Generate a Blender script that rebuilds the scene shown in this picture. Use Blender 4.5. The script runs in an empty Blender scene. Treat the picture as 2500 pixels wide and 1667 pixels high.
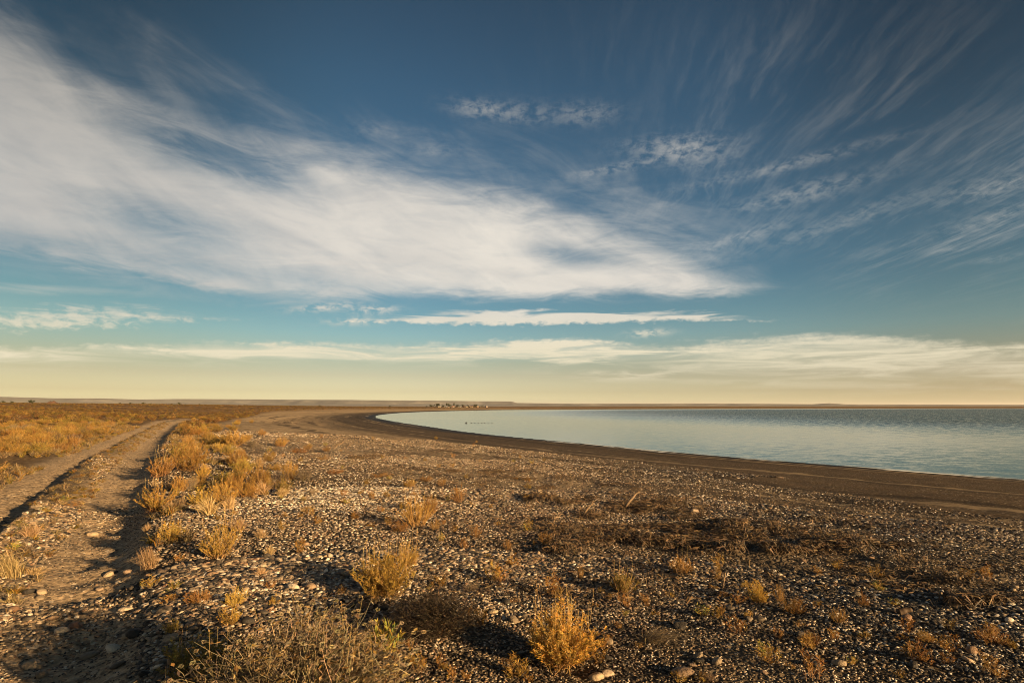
import bpy, math, random
import numpy as np
from mathutils import Vector

R = math.radians
scene = bpy.context.scene
COL = scene.collection
rng = np.random.default_rng(7)
random.seed(7)

# ------------------------------------------------------------------ camera
CAM_H = 1.45
FPX = 2500 * 20.0 / 36.0          # 20 mm lens, measured in pixels of the 2500 wide photograph
HORIZON = 991.0
PITCH = math.atan((HORIZON - 833.5) / FPX)
cam_d = bpy.data.cameras.new('camera')
cam = bpy.data.objects.new('camera', cam_d)
COL.objects.link(cam)
cam.location = (0, 0, CAM_H)
cam.rotation_euler = (R(90) + PITCH, 0, 0)
cam_d.lens = 20.0
cam_d.sensor_width = 36.0
cam_d.clip_start = 0.05
cam_d.clip_end = 60000
scene.camera = cam

SUN_EL, SUN_AZ = 11.0, 126.0      # azimuth clockwise from +Y (the view direction)
SUN_DIR = Vector((math.sin(R(SUN_AZ)) * math.cos(R(SUN_EL)), math.cos(R(SUN_AZ)) * math.cos(R(SUN_EL)), math.sin(R(SUN_EL))))


def ray(px, py):
    a = (px - 1250) / FPX
    b = (833.5 - py) / FPX
    y = math.cos(PITCH) - b * math.sin(PITCH)
    z = math.sin(PITCH) + b * math.cos(PITCH)
    return a, y, z


def to_px(x, y, z):
    dz = z - CAM_H
    yc = y * math.cos(PITCH) + dz * math.sin(PITCH)
    zc = -y * math.sin(PITCH) + dz * math.cos(PITCH)
    yc = np.maximum(yc, 1e-3)
    return 1250 + FPX * x / yc, 833.5 - FPX * zc / yc


def at_level(px, py, z):
    a, y, dz = ray(px, py)
    t = (z - CAM_H) / dz
    return a * t, y * t


# ------------------------------------------------------------------ numpy noise
def _hash(ix, iy, seed):
    n = (ix.astype(np.int64) * 374761393 + iy.astype(np.int64) * 668265263 + seed * 1274126177) & 0x7fffffff
    n = ((n ^ (n >> 13)) * 1103515245) & 0x7fffffff
    n = (n ^ (n >> 16)) & 0xffff
    return n / 65535.0


def vnoise(x, y, seed=0):
    ix = np.floor(x); iy = np.floor(y)
    fx = x - ix; fy = y - iy
    fx = fx * fx * (3 - 2 * fx); fy = fy * fy * (3 - 2 * fy)
    a = _hash(ix, iy, seed); b = _hash(ix + 1, iy, seed)
    c = _hash(ix, iy + 1, seed); d = _hash(ix + 1, iy + 1, seed)
    return (a * (1 - fx) + b * fx) * (1 - fy) + (c * (1 - fx) + d * fx) * fy


def fbm(x, y, octv=4, seed=0):
    s = 0; amp = 0.5
    for o in range(octv):
        s = s + amp * (vnoise(x * 2 ** o + 17.3 * o, y * 2 ** o - 9.1 * o, seed + o) - 0.5)
        amp *= 0.5
    return s


def sstep(a, b, x):
    t = np.clip((x - a) / (b - a), 0, 1)
    return t * t * (3 - 2 * t)


# ------------------------------------------------------------------ terrain
ZW = -2.2
S = 2500 / 2352.0
near_px = [(2352, 1102), (2200, 1090), (2000, 1075), (1700, 1052), (1500, 1034), (1300, 1015), (1100, 996), (1000, 982), (920, 970), (880, 963), (862, 958)]
far_px = [(866, 953.5), (900, 949.5), (950, 946.5), (1040, 943.6), (1160, 941.2), (1400, 939.8), (1700, 938.8), (2000, 938.2), (2352, 937.6)]
shore = [(420.0, -330.0), (130.0, -70.0), (62.0, -12.0)] + [at_level(x * S, y * S, ZW) for x, y in near_px] + [at_level(x * S, y * S, ZW) for x, y in far_px]
shore += [(3200.0, 1150.0), (9000.0, 1500.0)]
# rounded by corner cutting
def chaikin(p):
    q = [p[0]]
    for a, b in zip(p[:-1], p[1:]):
        q.append((a[0] * .75 + b[0] * .25, a[1] * .75 + b[1] * .25))
        q.append((a[0] * .25 + b[0] * .75, a[1] * .25 + b[1] * .75))
    q.append(p[-1])
    return q
SH = np.array(chaikin(shore))
SEGL = np.hypot(*(SH[1:] - SH[:-1]).T)
ARC = np.concatenate([[0], np.cumsum(SEGL)])


def poly_dist(P, x, y):
    """distance, arc length and side (+ left of the direction of travel) to an open polyline"""
    best = np.full(x.shape, 1e18); bt = np.zeros(x.shape); bs = np.zeros(x.shape)
    arc = 0.0
    for (ax, ay), (bx, by) in zip(P[:-1], P[1:]):
        dx, dy = bx - ax, by - ay
        L2 = dx * dx + dy * dy
        L = math.sqrt(L2)
        t = np.clip(((x - ax) * dx + (y - ay) * dy) / L2, 0, 1)
        ex = x - ax - t * dx; ey = y - ay - t * dy
        d = ex * ex + ey * ey
        m = d < best
        best = np.where(m, d, best)
        bt = np.where(m, arc + t * L, bt)
        bs = np.where(m, dx * (y - ay) - dy * (x - ax), bs)
        arc += L
    return np.sqrt(best), bt, np.sign(bs)


# right rut of the track in plan (from the photograph, ground level 0)
TRK = [(0.45, -2.6), (-1.1, 0.3)] + [at_level(x, y, 0.0) for x, y in ((205, 1600), (262, 1400), (300, 1250), (322, 1170), (352, 1110), (392, 1062), (424, 1036), (446, 1022))]
_l = TRK[-1]
TRK += [(_l[0] - 9, _l[1] + 40), (_l[0] - 22, _l[1] + 120), (_l[0] - 60, _l[1] + 300)]
TRK = chaikin(chaikin(TRK))


def plain_height(x, y):
    r = np.hypot(x, y)
    px = 1250 + FPX * x / np.maximum(y, 0.3 * r + 1e-6)
    edge = np.interp(px, [-600, 0, 400, 700, 900, 1050, 1300, 1700, 2500], [8, 5.2, 3.2, 0.0, -2.2, -4.0, -4.0, -3.6, -3.0])
    z_edge = 1.45 + edge / FPX * 560.0
    k = sstep(45, 560, r)
    return z_edge * k * sstep(-200, 60, y)


def terrain(x, y, detail=True):
    x = np.asarray(x, float); y = np.asarray(y, float)
    d, t, side = poly_dist(SH, x, y)
    s = d * np.where(side >= 0, 1.0, -1.0)          # land lies on the left of the direction of travel
    W = 36 + 84 * sstep(50, 190, y) * sstep(40, -20, x) - 0 * x
    far = sstep(0, 60, x) * sstep(250, 420, y)
    W = W * (1 - far) + 90 * far
    head = np.maximum(sstep(50, 170, y), far)
    q = np.clip(s / W, 0, 1.4)
    Bn = np.interp(q, [0, .06, .2, .42, .47, .56, .72, .85, 1.0, 1.4], [0, .075, .2, .41, .49, .63, .83, .95, .99, 1.0])
    Bh = np.interp(q, [0, .1, .4, .6, .8, 1.0, 1.4], [0, .04, .12, .25, .62, .95, 1.0])
    B = Bn * (1 - head) + Bh * head
    zp = plain_height(x, y)
    z = ZW + (zp - ZW) * B
    z = np.where(s < 0, ZW - 0.05 + s * 0.05, z)
    z = np.maximum(z, ZW - 3)
    land = sstep(0.5, 6, s)
    r = np.hypot(x, y)
    # beach ridges parallel to the water
    w = s + 2.2 * fbm(t * 0.05, s * 0.05, 2, 5) * 2
    ridge = (np.sin(w * 2 * np.pi / 4.6) * 0.035 + np.sin(w * 2 * np.pi / 1.9 + 1) * 0.012) * sstep(3, 9, s) * (1 - sstep(24, 32, s) * (1 - head)) * (1 + 1.2 * head) * (1 - sstep(0.95, 1.1, q) * head)
    z = np.where(s > 0, np.maximum(z + ridge, ZW + .01 + .012 * np.clip(s, 0, 30)), z)
    if detail:
        z = z + land * 0.22 * fbm(x / 3.1, y / 3.1, 3, 11) * sstep(10, 24, s) + land * 0.05 * fbm(x / .55, y / .55, 3, 21)
    # the track
    du, dt, ds = poly_dist(TRK, x, y)
    u = du * ds
    wob = 0.05 * fbm(dt / .35, dt * 0 + 8, 2, 33) + 0.08 * fbm(dt / 1.7, dt * 0 + 3, 3, 31)
    uu = u + wob
    fade = 1 - sstep(90, 160, r)
    # right-hand bank, right rut, grass median, left rut, verge
    prof = np.interp(uu, [-3.0, -1.1, -.60, -.36, -.06, .22, .55, .95, 1.10, 1.20, 1.40, 1.70, 2.1, 3.2, 5],
                     [0.02, .04, .055, .0, -.135, -.155, -.10, .025, .065, -.10, -.12, -.045, .0, .04, 0])
    rut = np.exp(-((uu - .15) / .35) ** 2) + .6 * np.exp(-((uu - 1.5) / .25) ** 2)
    z = z + .016 * np.sin(dt * 2 * np.pi / .62 + 5 * fbm(dt / 2.1, uu * 0.6, 2, 37) * 2) * rut * fade * sstep(60, 30, r)
    z = z + prof * fade * (.72 + .38 * sstep(5, 9, r))
    return z, s, t, uu


def zat(x, y):
    return float(terrain(np.array([x]), np.array([y]))[0][0])


_D = np.geomspace(1.2, 4000, 2600)


def hit(px, py):
    a, y, z = ray(px, py)
    h = math.hypot(a, y)
    X = a / h * _D; Y = y / h * _D; Z = CAM_H + z / h * _D
    g = terrain(X, Y)[0]
    below = np.nonzero(Z <= g)[0]
    if len(below) == 0:
        return None
    k = below[0]
    if k > 0:
        d0 = Z[k - 1] - g[k - 1]; d1 = Z[k] - g[k]
        f = d0 / (d0 - d1) if d0 != d1 else 0
        return Vector((X[k - 1] + f * (X[k] - X[k - 1]), Y[k - 1] + f * (Y[k] - Y[k - 1]), g[k - 1] + f * (g[k] - g[k - 1])))
    return Vector((X[0], Y[0], g[0]))


# ------------------------------------------------------------------ node helpers
class NT:
    def __init__(self, tree):
        self.t = tree; self.n = tree.nodes; self.l = tree.links

    def new(self, typ, **kw):
        nd = self.n.new(typ)
        for k, v in kw.items():
            setattr(nd, k, v)
        return nd

    def put(self, sock, v):
        if v is None:
            return
        if isinstance(v, bpy.types.NodeSocket):
            self.l.new(v, sock)
        elif isinstance(v, (tuple, list)) and sock.type == 'RGBA' and len(v) == 3:
            sock.default_value = (*v, 1)
        else:
            sock.default_value = v

    def m(self, op, a, b=None, c=None, clamp=False):
        nd = self.new('ShaderNodeMath', operation=op, use_clamp=clamp)
        self.put(nd.inputs[0], a); self.put(nd.inputs[1], b); self.put(nd.inputs[2], c)
        return nd.outputs[0]

    def add(self, a, b): return self.m('ADD', a, b)
    def sub(self, a, b): return self.m('SUBTRACT', a, b)
    def mul(self, a, b): return self.m('MULTIPLY', a, b)

    def ss(self, lo, hi, x):
        nd = self.new('ShaderNodeMapRange', interpolation_type='SMOOTHSTEP')
        self.put(nd.inputs[0], x); self.put(nd.inputs[1], lo); self.put(nd.inputs[2], hi)
        nd.inputs[3].default_value = 0; nd.inputs[4].default_value = 1
        return nd.outputs[0]

    def lin(self, lo, hi, x, a=0.0, b=1.0):
        nd = self.new('ShaderNodeMapRange')
        self.put(nd.inputs[0], x); self.put(nd.inputs[1], lo); self.put(nd.inputs[2], hi)
        nd.inputs[3].default_value = a; nd.inputs[4].default_value = b
        return nd.outputs[0]

    def noise(self, vec, scale=1.0, detail=4, rough=.55, dist=0.0, dim='3D'):
        nd = self.new('ShaderNodeTexNoise', noise_dimensions=dim)
        self.put(nd.inputs['Vector'], vec)
        nd.inputs['Scale'].default_value = scale; nd.inputs['Detail'].default_value = detail
        nd.inputs['Roughness'].default_value = rough; nd.inputs['Distortion'].default_value = dist
        return nd.outputs[0]

    def xyz(self, x, y, z=0.0):
        nd = self.new('ShaderNodeCombineXYZ')
        self.put(nd.inputs[0], x); self.put(nd.inputs[1], y); self.put(nd.inputs[2], z)
        return nd.outputs[0]

    def vmul(self, v, k):
        nd = self.new('ShaderNodeVectorMath', operation='MULTIPLY')
        self.put(nd.inputs[0], v); self.put(nd.inputs[1], k)
        return nd.outputs[0]

    def mix(self, f, a, b, mode='MIX'):
        nd = self.new('ShaderNodeMix', data_type='RGBA', blend_type=mode)
        self.put(nd.inputs[0], f); self.put(nd.inputs[6], a); self.put(nd.inputs[7], b)
        return nd.outputs[2]

    def ramp(self, f, pts, interp='LINEAR'):
        nd = self.new('ShaderNodeValToRGB')
        cr = nd.color_ramp; cr.interpolation = interp
        while len(cr.elements) < len(pts):
            cr.elements.new(0.5)
        for e, (p, c) in zip(cr.elements, pts):
            e.position = p; e.color = (*c, 1) if len(c) == 3 else c
        self.put(nd.inputs[0], f)
        return nd.outputs[0]

    def curve(self, x, pts):
        nd = self.new('ShaderNodeFloatCurve')
        cm = nd.mapping; c = cm.curves[0]
        while len(c.points) < len(pts):
            c.points.new(.5, .5)
        for p, (a, b) in zip(c.points, pts):
            p.location = (a, b); p.handle_type = 'AUTO_CLAMPED'
        cm.update()
        self.put(nd.inputs['Value'], x)
        return nd.outputs[0]

    def attr(self, name, out='Fac', typ='GEOMETRY'):
        nd = self.new('ShaderNodeAttribute', attribute_type=typ, attribute_name=name)
        return nd.outputs[out]


def new_mat(name):
    m = bpy.data.materials.new(name); m.use_nodes = True
    t = NT(m.node_tree)
    return m, t, m.node_tree.nodes['Principled BSDF']


# ------------------------------------------------------------------ sky
def ae(x, y):           # azimuth and elevation (degrees) of a point seen in the photograph (2352 wide)
    a, yy, z = ray(x * S, y * S)
    return math.degrees(math.atan2(a, yy)), math.degrees(math.atan2(z, math.hypot(a, yy)))


world = bpy.data.worlds.new('World'); scene.world = world; world.use_nodes = True
w = NT(world.node_tree)
bg = world.node_tree.nodes['Background']
sky = w.new('ShaderNodeTexSky', sky_type='NISHITA')
sky.sun_disc = False
sky.sun_elevation = R(SUN_EL); sky.sun_rotation = R(SUN_AZ)
sky.air_density = 1.0; sky.dust_density = 1.2; sky.ozone_density = 2.0; sky.altitude = 10
tc = w.new('ShaderNodeTexCoord').outputs['Generated']
sep = w.new('ShaderNodeSeparateXYZ'); w.put(sep.inputs[0], tc)
dx, dy, dz = sep.outputs
hyp = w.m('SQRT', w.add(w.mul(dx, dx), w.mul(dy, dy)))
AZ = w.mul(w.m('ARCTAN2', dx, dy), 180 / math.pi)
EL = w.mul(w.m('ARCTAN2', dz, hyp), 180 / math.pi)
zc_ = w.m('MAXIMUM', dz, 0.03)
A01 = w.lin(-60, 60, AZ)
E01 = w.lin(0, 60, EL)

# colour of the clear air: the physical sky with the evening's colour cast at each height
TINT = [(0.0, (4.3, 4.2, 4.0)), (.009, (3.75, 3.65, 3.4)), (.0232, (2.55, 2.32, 2.22)), (.0493, (1.86, 1.56, 1.42)), (.0698, (1.52, 1.34, 1.16)), (.1161, (1.10, 1.30, 1.24)), (.1543, (.84, 1.13, 1.12)), (.2042, (.66, .97, 1.02)), (.5051, (.55, .80, .84)), (.62, (.48, .65, .67)), (1.0, (.44, .58, .62))]
tint = w.vmul(w.ramp(E01, [(p_, tuple(v * .66 / 5 for v in c_)) for p_, c_ in TINT], 'LINEAR'), (5, 5, 5))
air = w.mix(1.0, sky.outputs[0], tint, 'MULTIPLY')
# the sky opposite the sun is a little duller and less blue
air = w.mix(w.ss(-6, -42, AZ), air, w.vmul(air, (.80, .76, .69)))
air = w.mix(w.mul(w.ss(18, 44, AZ), .9), air, w.vmul(air, (.78, .74, .70)))
air = w.mix(w.mul(w.ss(16, 40, w.m('ABSOLUTE', AZ)), w.ss(13, 30, EL)), air, w.vmul(air, (.60, .62, .64)))  # upper corners dimmed: a lens vignette put into the sky colour

# flow coordinates: horizontal stretch in angle, and streaks on a high plane
wp = w.noise(w.xyz(w.mul(AZ, .06), w.mul(EL, .12)), 1.0, 3, .5)
ang = w.xyz(w.mul(AZ, .045), w.add(w.mul(EL, .17), w.mul(w.sub(wp, .5), 1.0)))
n_wide = w.noise(ang, 1.0, 6, .55, .4)
n_fine = w.noise(w.xyz(w.mul(AZ, .13), w.add(w.mul(EL, .6), w.mul(wp, 1.5))), 1.0, 10, .68, .7)
n_puff = w.noise(w.xyz(w.mul(AZ, .75), w.mul(EL, 1.5)), 1.0, 8, .66, .4)
n_low = w.noise(w.xyz(w.mul(AZ, .11), w.mul(EL, 1.3)), 1.0, 9, .66, .8)
n_flow = w.noise(w.xyz(w.add(w.mul(AZ, .05), w.mul(EL, -.10)), w.add(w.mul(EL, .23), w.mul(AZ, .11))), 1.0, 7, .6, .6)


def band(top, bot, soft_t, soft_b, nt, kt, nb, kb):
    """an area of cloud between two curves of elevation over azimuth (points of the photo), its edges broken by noise"""
    T = sorted(ae(*p) for p in top); B = sorted(ae(*p) for p in bot)
    ct = w.mul(w.curve(A01, [((a + 60) / 120, e / 60) for a, e in T]), 60)
    cb = w.mul(w.curve(A01, [((a + 60) / 120, e / 60) for a, e in B]), 60)
    a = w.add(w.sub(ct, EL), w.mul(w.sub(nt, .5), kt))
    b = w.add(w.sub(EL, cb), w.mul(w.sub(nb, .5), kb))
    return w.mul(w.ss(-soft_t * .3, soft_t, a), w.ss(-soft_b * .3, soft_b, b))


def blob(x, y, rx, ry, tilt=0.0):
    """soft elliptical weight round a direction (2352-wide photo pixels for the centre and the radii)"""
    a0, e0 = ae(x, y); a1, _ = ae(x + rx, y); _, e1 = ae(x, y - ry)
    ua = w.sub(AZ, a0); ve = w.sub(EL, e0)
    c, s_ = math.cos(R(tilt)), math.sin(R(tilt))
    p = w.add(w.mul(ua, c), w.mul(ve, s_)); q = w.sub(w.mul(ve, c), w.mul(ua, s_))
    p = w.mul(p, 1 / (a1 - a0)); q = w.mul(q, 1 / (e1 - e0))
    return w.m('EXPONENT', w.mul(w.add(w.mul(p, p), w.mul(q, q)), -1.0))


def total(lst):
    o = lst[0]
    for v in lst[1:]:
        o = w.add(o, v)
    return o


big = band([(-500, -280), (0, 20), (150, 115), (300, 195), (450, 255), (600, 285), (800, 335), (1000, 395), (1200, 430), (1400, 505), (1560, 572), (1680, 622), (1780, 660), (1880, 690), (2352, 720)],
           [(-500, 560), (0, 590), (200, 612), (400, 660), (600, 690), (800, 690), (1000, 688), (1200, 688), (1400, 685), (1600, 684), (1720, 680), (1800, 662), (1900, 650), (2352, 640)],
           3.6, 1.25, w.add(w.mul(n_flow, .5), w.mul(n_fine, .5)), 5.2, n_fine, 2.6)
veil = band([(-500, -400), (0, -40), (300, 90), (600, 220), (900, 290), (1200, 350), (1500, 430), (1750, 560), (1800, 640), (2000, 700), (2352, 720)],
            [(-500, 580), (0, 620), (400, 690), (800, 700), (1200, 690), (1600, 690), (1800, 670), (2352, 640)],
            7.0, 2.0, n_flow, 14.0, n_fine, 3.0)
holes = total([w.mul(blob(480, 350, 190, 60, -8), 1.0), w.mul(blob(620, 390, 110, 40, 0), .5), w.mul(blob(400, 515, 150, 45, -5), .75), w.mul(blob(650, 640, 420, 32, -3), .55),
               w.mul(blob(1330, 590, 130, 26, -8), .8), w.mul(blob(90, 560, 260, 26), .35), w.mul(blob(1150, 480, 300, 40, -15), .3)])
streak = w.ss(.30, .62, w.add(w.mul(n_fine, .6), w.mul(n_flow, .4)))
big = w.mul(big, w.sub(1.0, w.mul(holes, w.sub(1.2, w.mul(streak, .6)))))
big = w.m('MAXIMUM', w.mul(big, w.add(.80, w.mul(streak, .20))), w.mul(w.mul(veil, streak), .30))

# thin bars under the big cloud
bars = total([
    w.mul(band([(700, 745), (900, 728), (1150, 714), (1400, 716), (1640, 722), (1780, 732), (1900, 745)], [(700, 735), (900, 742), (1150, 747), (1400, 742), (1640, 737), (1780, 736), (1900, 735)], .5, .35, n_low, 3.2, n_puff, 1.6), .9),
    w.mul(band([(-300, 690), (0, 700), (250, 700), (400, 716), (500, 728), (620, 745)], [(-300, 760), (0, 762), (250, 752), (400, 742), (500, 733), (620, 728)], .9, .7, n_low, 4.6, n_puff, 2.6), w.mul(w.ss(.34, .62, n_puff), .8)),
    w.mul(band([(-300, 640), (0, 652), (150, 658), (300, 668), (400, 690)], [(-300, 680), (0, 676), (150, 678), (300, 680), (400, 676)], .9, .6, n_low, 2.0, n_fine, 1.4), .45),
    w.mul(w.mul(blob(860, 712, 50, 9, 4), w.ss(.4, .6, n_puff)), .9),
    w.mul(w.mul(blob(740, 706, 70, 9, 8), w.ss(.4, .6, n_puff)), .8),
    w.mul(w.mul(blob(1490, 765, 45, 8, 2), w.ss(.4, .6, n_puff)), .8),
    w.mul(w.mul(blob(810, 738, 60, 9, 3), w.ss(.4, .6, n_puff)), .6),
    w.mul(w.mul(blob(150, 612, 110, 9, 1), w.ss(.4, .6, n_low)), .6),
])
low = total([
    w.mul(band([(-300, 792), (0, 800), (300, 792), (600, 786), (900, 792), (1200, 780), (1300, 776), (1450, 790), (1600, 784), (1750, 772), (1950, 766), (2150, 778), (2352, 786), (2500, 790)],
               [(-300, 835), (0, 832), (300, 826), (600, 826), (900, 828), (1200, 828), (1450, 840), (1600, 868), (1750, 884), (1950, 892), (2150, 890), (2352, 886), (2500, 880)],
               1.0, 3.4, w.add(w.mul(n_low, .5), w.mul(n_puff, .5)), 3.4, n_low, 4.5), w.add(.40, w.mul(w.ss(.36, .62, n_low), .45))),
    w.mul(band([(-300, 786), (0, 796), (300, 790), (600, 783), (900, 790), (1200, 778), (1300, 774), (1450, 788), (1600, 800)], [(-300, 838), (0, 834), (300, 828), (600, 828), (900, 830), (1200, 830), (1450, 826), (1600, 815)], .6, .7, n_puff, 1.6, n_low, 1.2), w.add(.22, w.mul(w.ss(.36, .6, n_low), .4))),
    w.mul(w.mul(blob(1420, 862, 160, 12), w.ss(.42, .62, n_low)), .6),
    w.mul(w.mul(blob(1240, 832, 160, 7), w.ss(.42, .62, n_low)), .6),
])
# high cirrus: streaks on a plane, running away towards azimuth 6
c6, s6 = math.cos(R(6)), math.sin(R(6))
across = w.m('DIVIDE', w.sub(w.mul(dx, c6), w.mul(dy, s6)), zc_)
along = w.m('DIVIDE', w.add(w.mul(dx, s6), w.mul(dy, c6)), zc_)
cw = w.noise(w.xyz(w.mul(across, 1.2), w.mul(along, .9)), 1.0, 5, .55)
ci1 = w.noise(w.xyz(w.add(w.mul(across, 5.2), w.mul(cw, 2.2)), w.mul(along, .75)), 1.0, 8, .64, .5)
ci2 = w.noise(w.xyz(w.add(w.mul(across, 12.0), w.mul(cw, 3.0)), w.mul(along, 1.7), 4.0), 1.0, 8, .64, .4)
cloudy = w.noise(w.xyz(w.mul(across, 1.1), w.mul(along, .6), 9.0), 1.0, 3, .5)
cir_w = total([w.mul(blob(2250, 330, 420, 260, 20), .95), w.mul(blob(1800, 200, 420, 230, 30), .45), w.mul(blob(1420, 160, 240, 210, 0), .22), w.mul(blob(2330, 480, 480, 90, 12), .55), w.mul(blob(1760, 400, 380, 60, 6), .45), w.mul(blob(1800, 520, 260, 50, 16), .45), w.mul(blob(330, 60, 340, 110, -40), .16)])
ci3 = w.noise(w.xyz(w.add(w.mul(across, 32.0), w.mul(cw, 5.0)), w.mul(along, 4.5), 7.0), 1.0, 6, .62, .3)
cir = w.mul(w.mul(w.ss(.45, .66, w.add(w.add(w.mul(ci1, .45), w.mul(ci2, .33)), w.mul(ci3, .22))), w.ss(.30, .62, cloudy)), cir_w)
puffs = total([w.mul(blob(1090, 250, 60, 20, -4), .8), w.mul(blob(1190, 258, 90, 26, -4), .55), w.mul(blob(1350, 262, 70, 26, -3), .6), w.mul(blob(1590, 348, 90, 34, -6), 1.0), w.mul(blob(1490, 340, 90, 22, -4), .5), w.mul(blob(1410, 388, 110, 12, 6), .75),
               w.mul(blob(1840, 445, 180, 22, 5), .7), w.mul(blob(1700, 545, 130, 16, 12), .5), w.mul(blob(1800, 382, 240, 14, 4), .7), w.mul(blob(1950, 505, 220, 18, 12), .5), w.mul(blob(2300, 425, 160, 26, 8), .6), w.mul(blob(2300, 495, 200, 22, 8), .55),
               w.mul(blob(2300, 594, 60, 7), .55), w.mul(blob(2185, 574, 30, 6), .3), w.mul(blob(860, 300, 60, 20), .4), w.mul(blob(1000, 345, 50, 20), .35)])
puffs = w.mul(puffs, w.ss(.38, .64, w.add(w.mul(n_puff, .75), w.mul(ci3, .25))))

dens = w.m('MINIMUM', total([big, bars, low, w.mul(cir, .31), w.mul(puffs, .40)]), .96)
up = w.ss(-.3, .6, EL)
dens = w.mul(dens, up)
# cloud brightness: thick middle greyer, lit edges creamy, low clouds yellow with the evening air
lit = w.add(w.mul(w.ss(.32, .66, w.add(w.mul(n_wide, .55), w.mul(n_flow, .45))), .45), w.mul(w.ss(-44, 4, AZ), .55))
c_hi0 = w.mix(lit, (3.3, 3.3, 3.25), (6.1, 5.65, 4.95))
c_low = (6.0, 5.4, 3.9)
c_hi = w.mix(w.mul(w.ss(18, 42, w.m('ABSOLUTE', AZ)), w.ss(8, 30, EL)), c_hi0, w.vmul(c_hi0, (.72, .72, .72)))
ccol = w.mix(w.ss(11.5, 4.0, EL), c_hi, c_low)
ccol = w.mix(w.ss(18, 32, EL), ccol, w.vmul(ccol, (.80, .80, .80)))
skyc = w.mix(dens, air, ccol)
w.put(bg.inputs[0], skyc)
bg.inputs[1].default_value = 0.05
world.cycles.sampling_method = 'MANUAL'
world.cycles.sample_map_resolution = 1024

sd = bpy.data.lights.new('sun', 'SUN'); sun = bpy.data.objects.new('sun', sd); COL.objects.link(sun)
sd.energy = 5.0; sd.angle = R(0.5); sd.color = (1.0, .645, .305)
sun.rotation_euler = SUN_DIR.to_track_quat('Z', 'Y').to_euler()

scene.view_settings.view_transform = 'Standard'
scene.view_settings.look = 'None'
scene.view_settings.exposure = 1.5
scene.view_settings.gamma = 1.0
scene.cycles.use_denoising = True
scene.cycles.filter_width = 1.0
scene.cycles.adaptive_threshold = .004
scene.cycles.denoiser = 'OPENIMAGEDENOISE'
scene.cycles.denoising_input_passes = 'RGB_ALBEDO_NORMAL'
scene.cycles.denoising_prefilter = 'ACCURATE'


# ------------------------------------------------------------------ mesh helpers
class MB:
    """collects quads / tris with one colour per piece; build() links ONE mesh object"""
    def __init__(self):
        self.v = []; self.f = []; self.c = []; self.nv = 0

    def add(self, verts, faces, col=(1, 1, 1)):
        self.v.extend(tuple(p) for p in verts)
        self.f.extend(tuple(i + self.nv for i in fc) for fc in faces)
        n = len(verts)
        if isinstance(col, np.ndarray) and col.ndim == 2:
            self.c.extend(map(tuple, col))
        else:
            self.c.extend([tuple(col)] * n)
        self.nv += n

    def tube(self, pts, r0, r1, sides=3, col=(1, 1, 1), col2=None):
        pts = [Vector(p) for p in pts]
        vs = []; cs = []
        n = len(pts)
        for i, p in enumerate(pts):
            d = (pts[min(i + 1, n - 1)] - pts[max(i - 1, 0)])
            d = d.normalized() if d.length > 1e-9 else Vector((0, 0, 1))
            a = d.cross(Vector((.31, .95, .1)))
            if a.length < .05:
                a = d.cross(Vector((1, 0, 0)))
            a.normalize(); b = d.cross(a)
            f = i / max(1, n - 1)
            r = r0 + (r1 - r0) * f
            for k in range(sides):
                an = 2 * math.pi * k / sides
                vs.append(p + a * (r * math.cos(an)) + b * (r * math.sin(an)))
                cc = col if col2 is None else tuple(col[j] * (1 - f) + col2[j] * f for j in range(3))
                cs.append(cc)
        fs = []
        for i in range(n - 1):
            for k in range(sides):
                k2 = (k + 1) % sides
                fs.append((i * sides + k, i * sides + k2, (i + 1) * sides + k2, (i + 1) * sides + k))
        fs.append(tuple(range(sides - 1, -1, -1)))
        fs.append(tuple((n - 1) * sides + k for k in range(sides)))
        self.add(vs, fs, np.array(cs))

    def leaf(self, base, direc, length, width, col, droop=0.15):
        d = Vector(direc).normalized()
        sdv = d.cross(Vector((random.gauss(0, 1), random.gauss(0, 1), random.gauss(0, 1))))
        if sdv.length < 1e-4:
            sdv = d.orthogonal()
        sdv.normalize()
        b = Vector(base)
        mid = b + d * (length * .5)
        tip = b + d * length + Vector((0, 0, -droop * length))
        self.add([b, mid + sdv * width * .5, tip, mid - sdv * width * .5], [(0, 1, 2, 3)], col)

    def blade(self, pts, width, col, col2=None):
        pts = [Vector(p) for p in pts]
        n = len(pts)
        sdv = (pts[-1] - pts[0]).cross(Vector((random.gauss(0, 1), random.gauss(0, 1), random.gauss(0, .4))))
        sdv = sdv.normalized() if sdv.length > 1e-6 else Vector((1, 0, 0))
        vs = []; cs = []
        for i, p in enumerate(pts):
            f = i / (n - 1)
            ww = width * (1 - .85 * f) * .5
            vs += [p + sdv * ww, p - sdv * ww]
            cc = col if col2 is None else tuple(col[j] * (1 - f) + col2[j] * f for j in range(3))
            cs += [cc, cc]
        fs = [(2 * i, 2 * i + 1, 2 * i + 3, 2 * i + 2) for i in range(n - 1)]
        self.add(vs, fs, np.array(cs))

    def mesh(self, name, mat, smooth=False):
        me = bpy.data.meshes.new(name)
        me.from_pydata(self.v, [], self.f)
        ca = me.attributes.new('tone', 'FLOAT_COLOR', 'POINT')
        arr = np.ones((len(self.v), 4), np.float32)
        if self.v:
            arr[:, :3] = np.array(self.c, np.float32)
        ca.data.foreach_set('color', arr.ravel())
        me.materials.append(mat)
        if smooth:
            me.shade_smooth()
        me.update()
        return me


def link(name, me, parent=None):
    o = bpy.data.objects.new(name, me)
    COL.objects.link(o)
    if parent is not None:
        o.parent = parent
    return o


def tag(o, label=None, cat=None, group=None, kind=None):
    if label: o['label'] = label
    if cat: o['category'] = cat
    if group: o['group'] = group
    if kind: o['kind'] = kind
    return o


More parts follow.
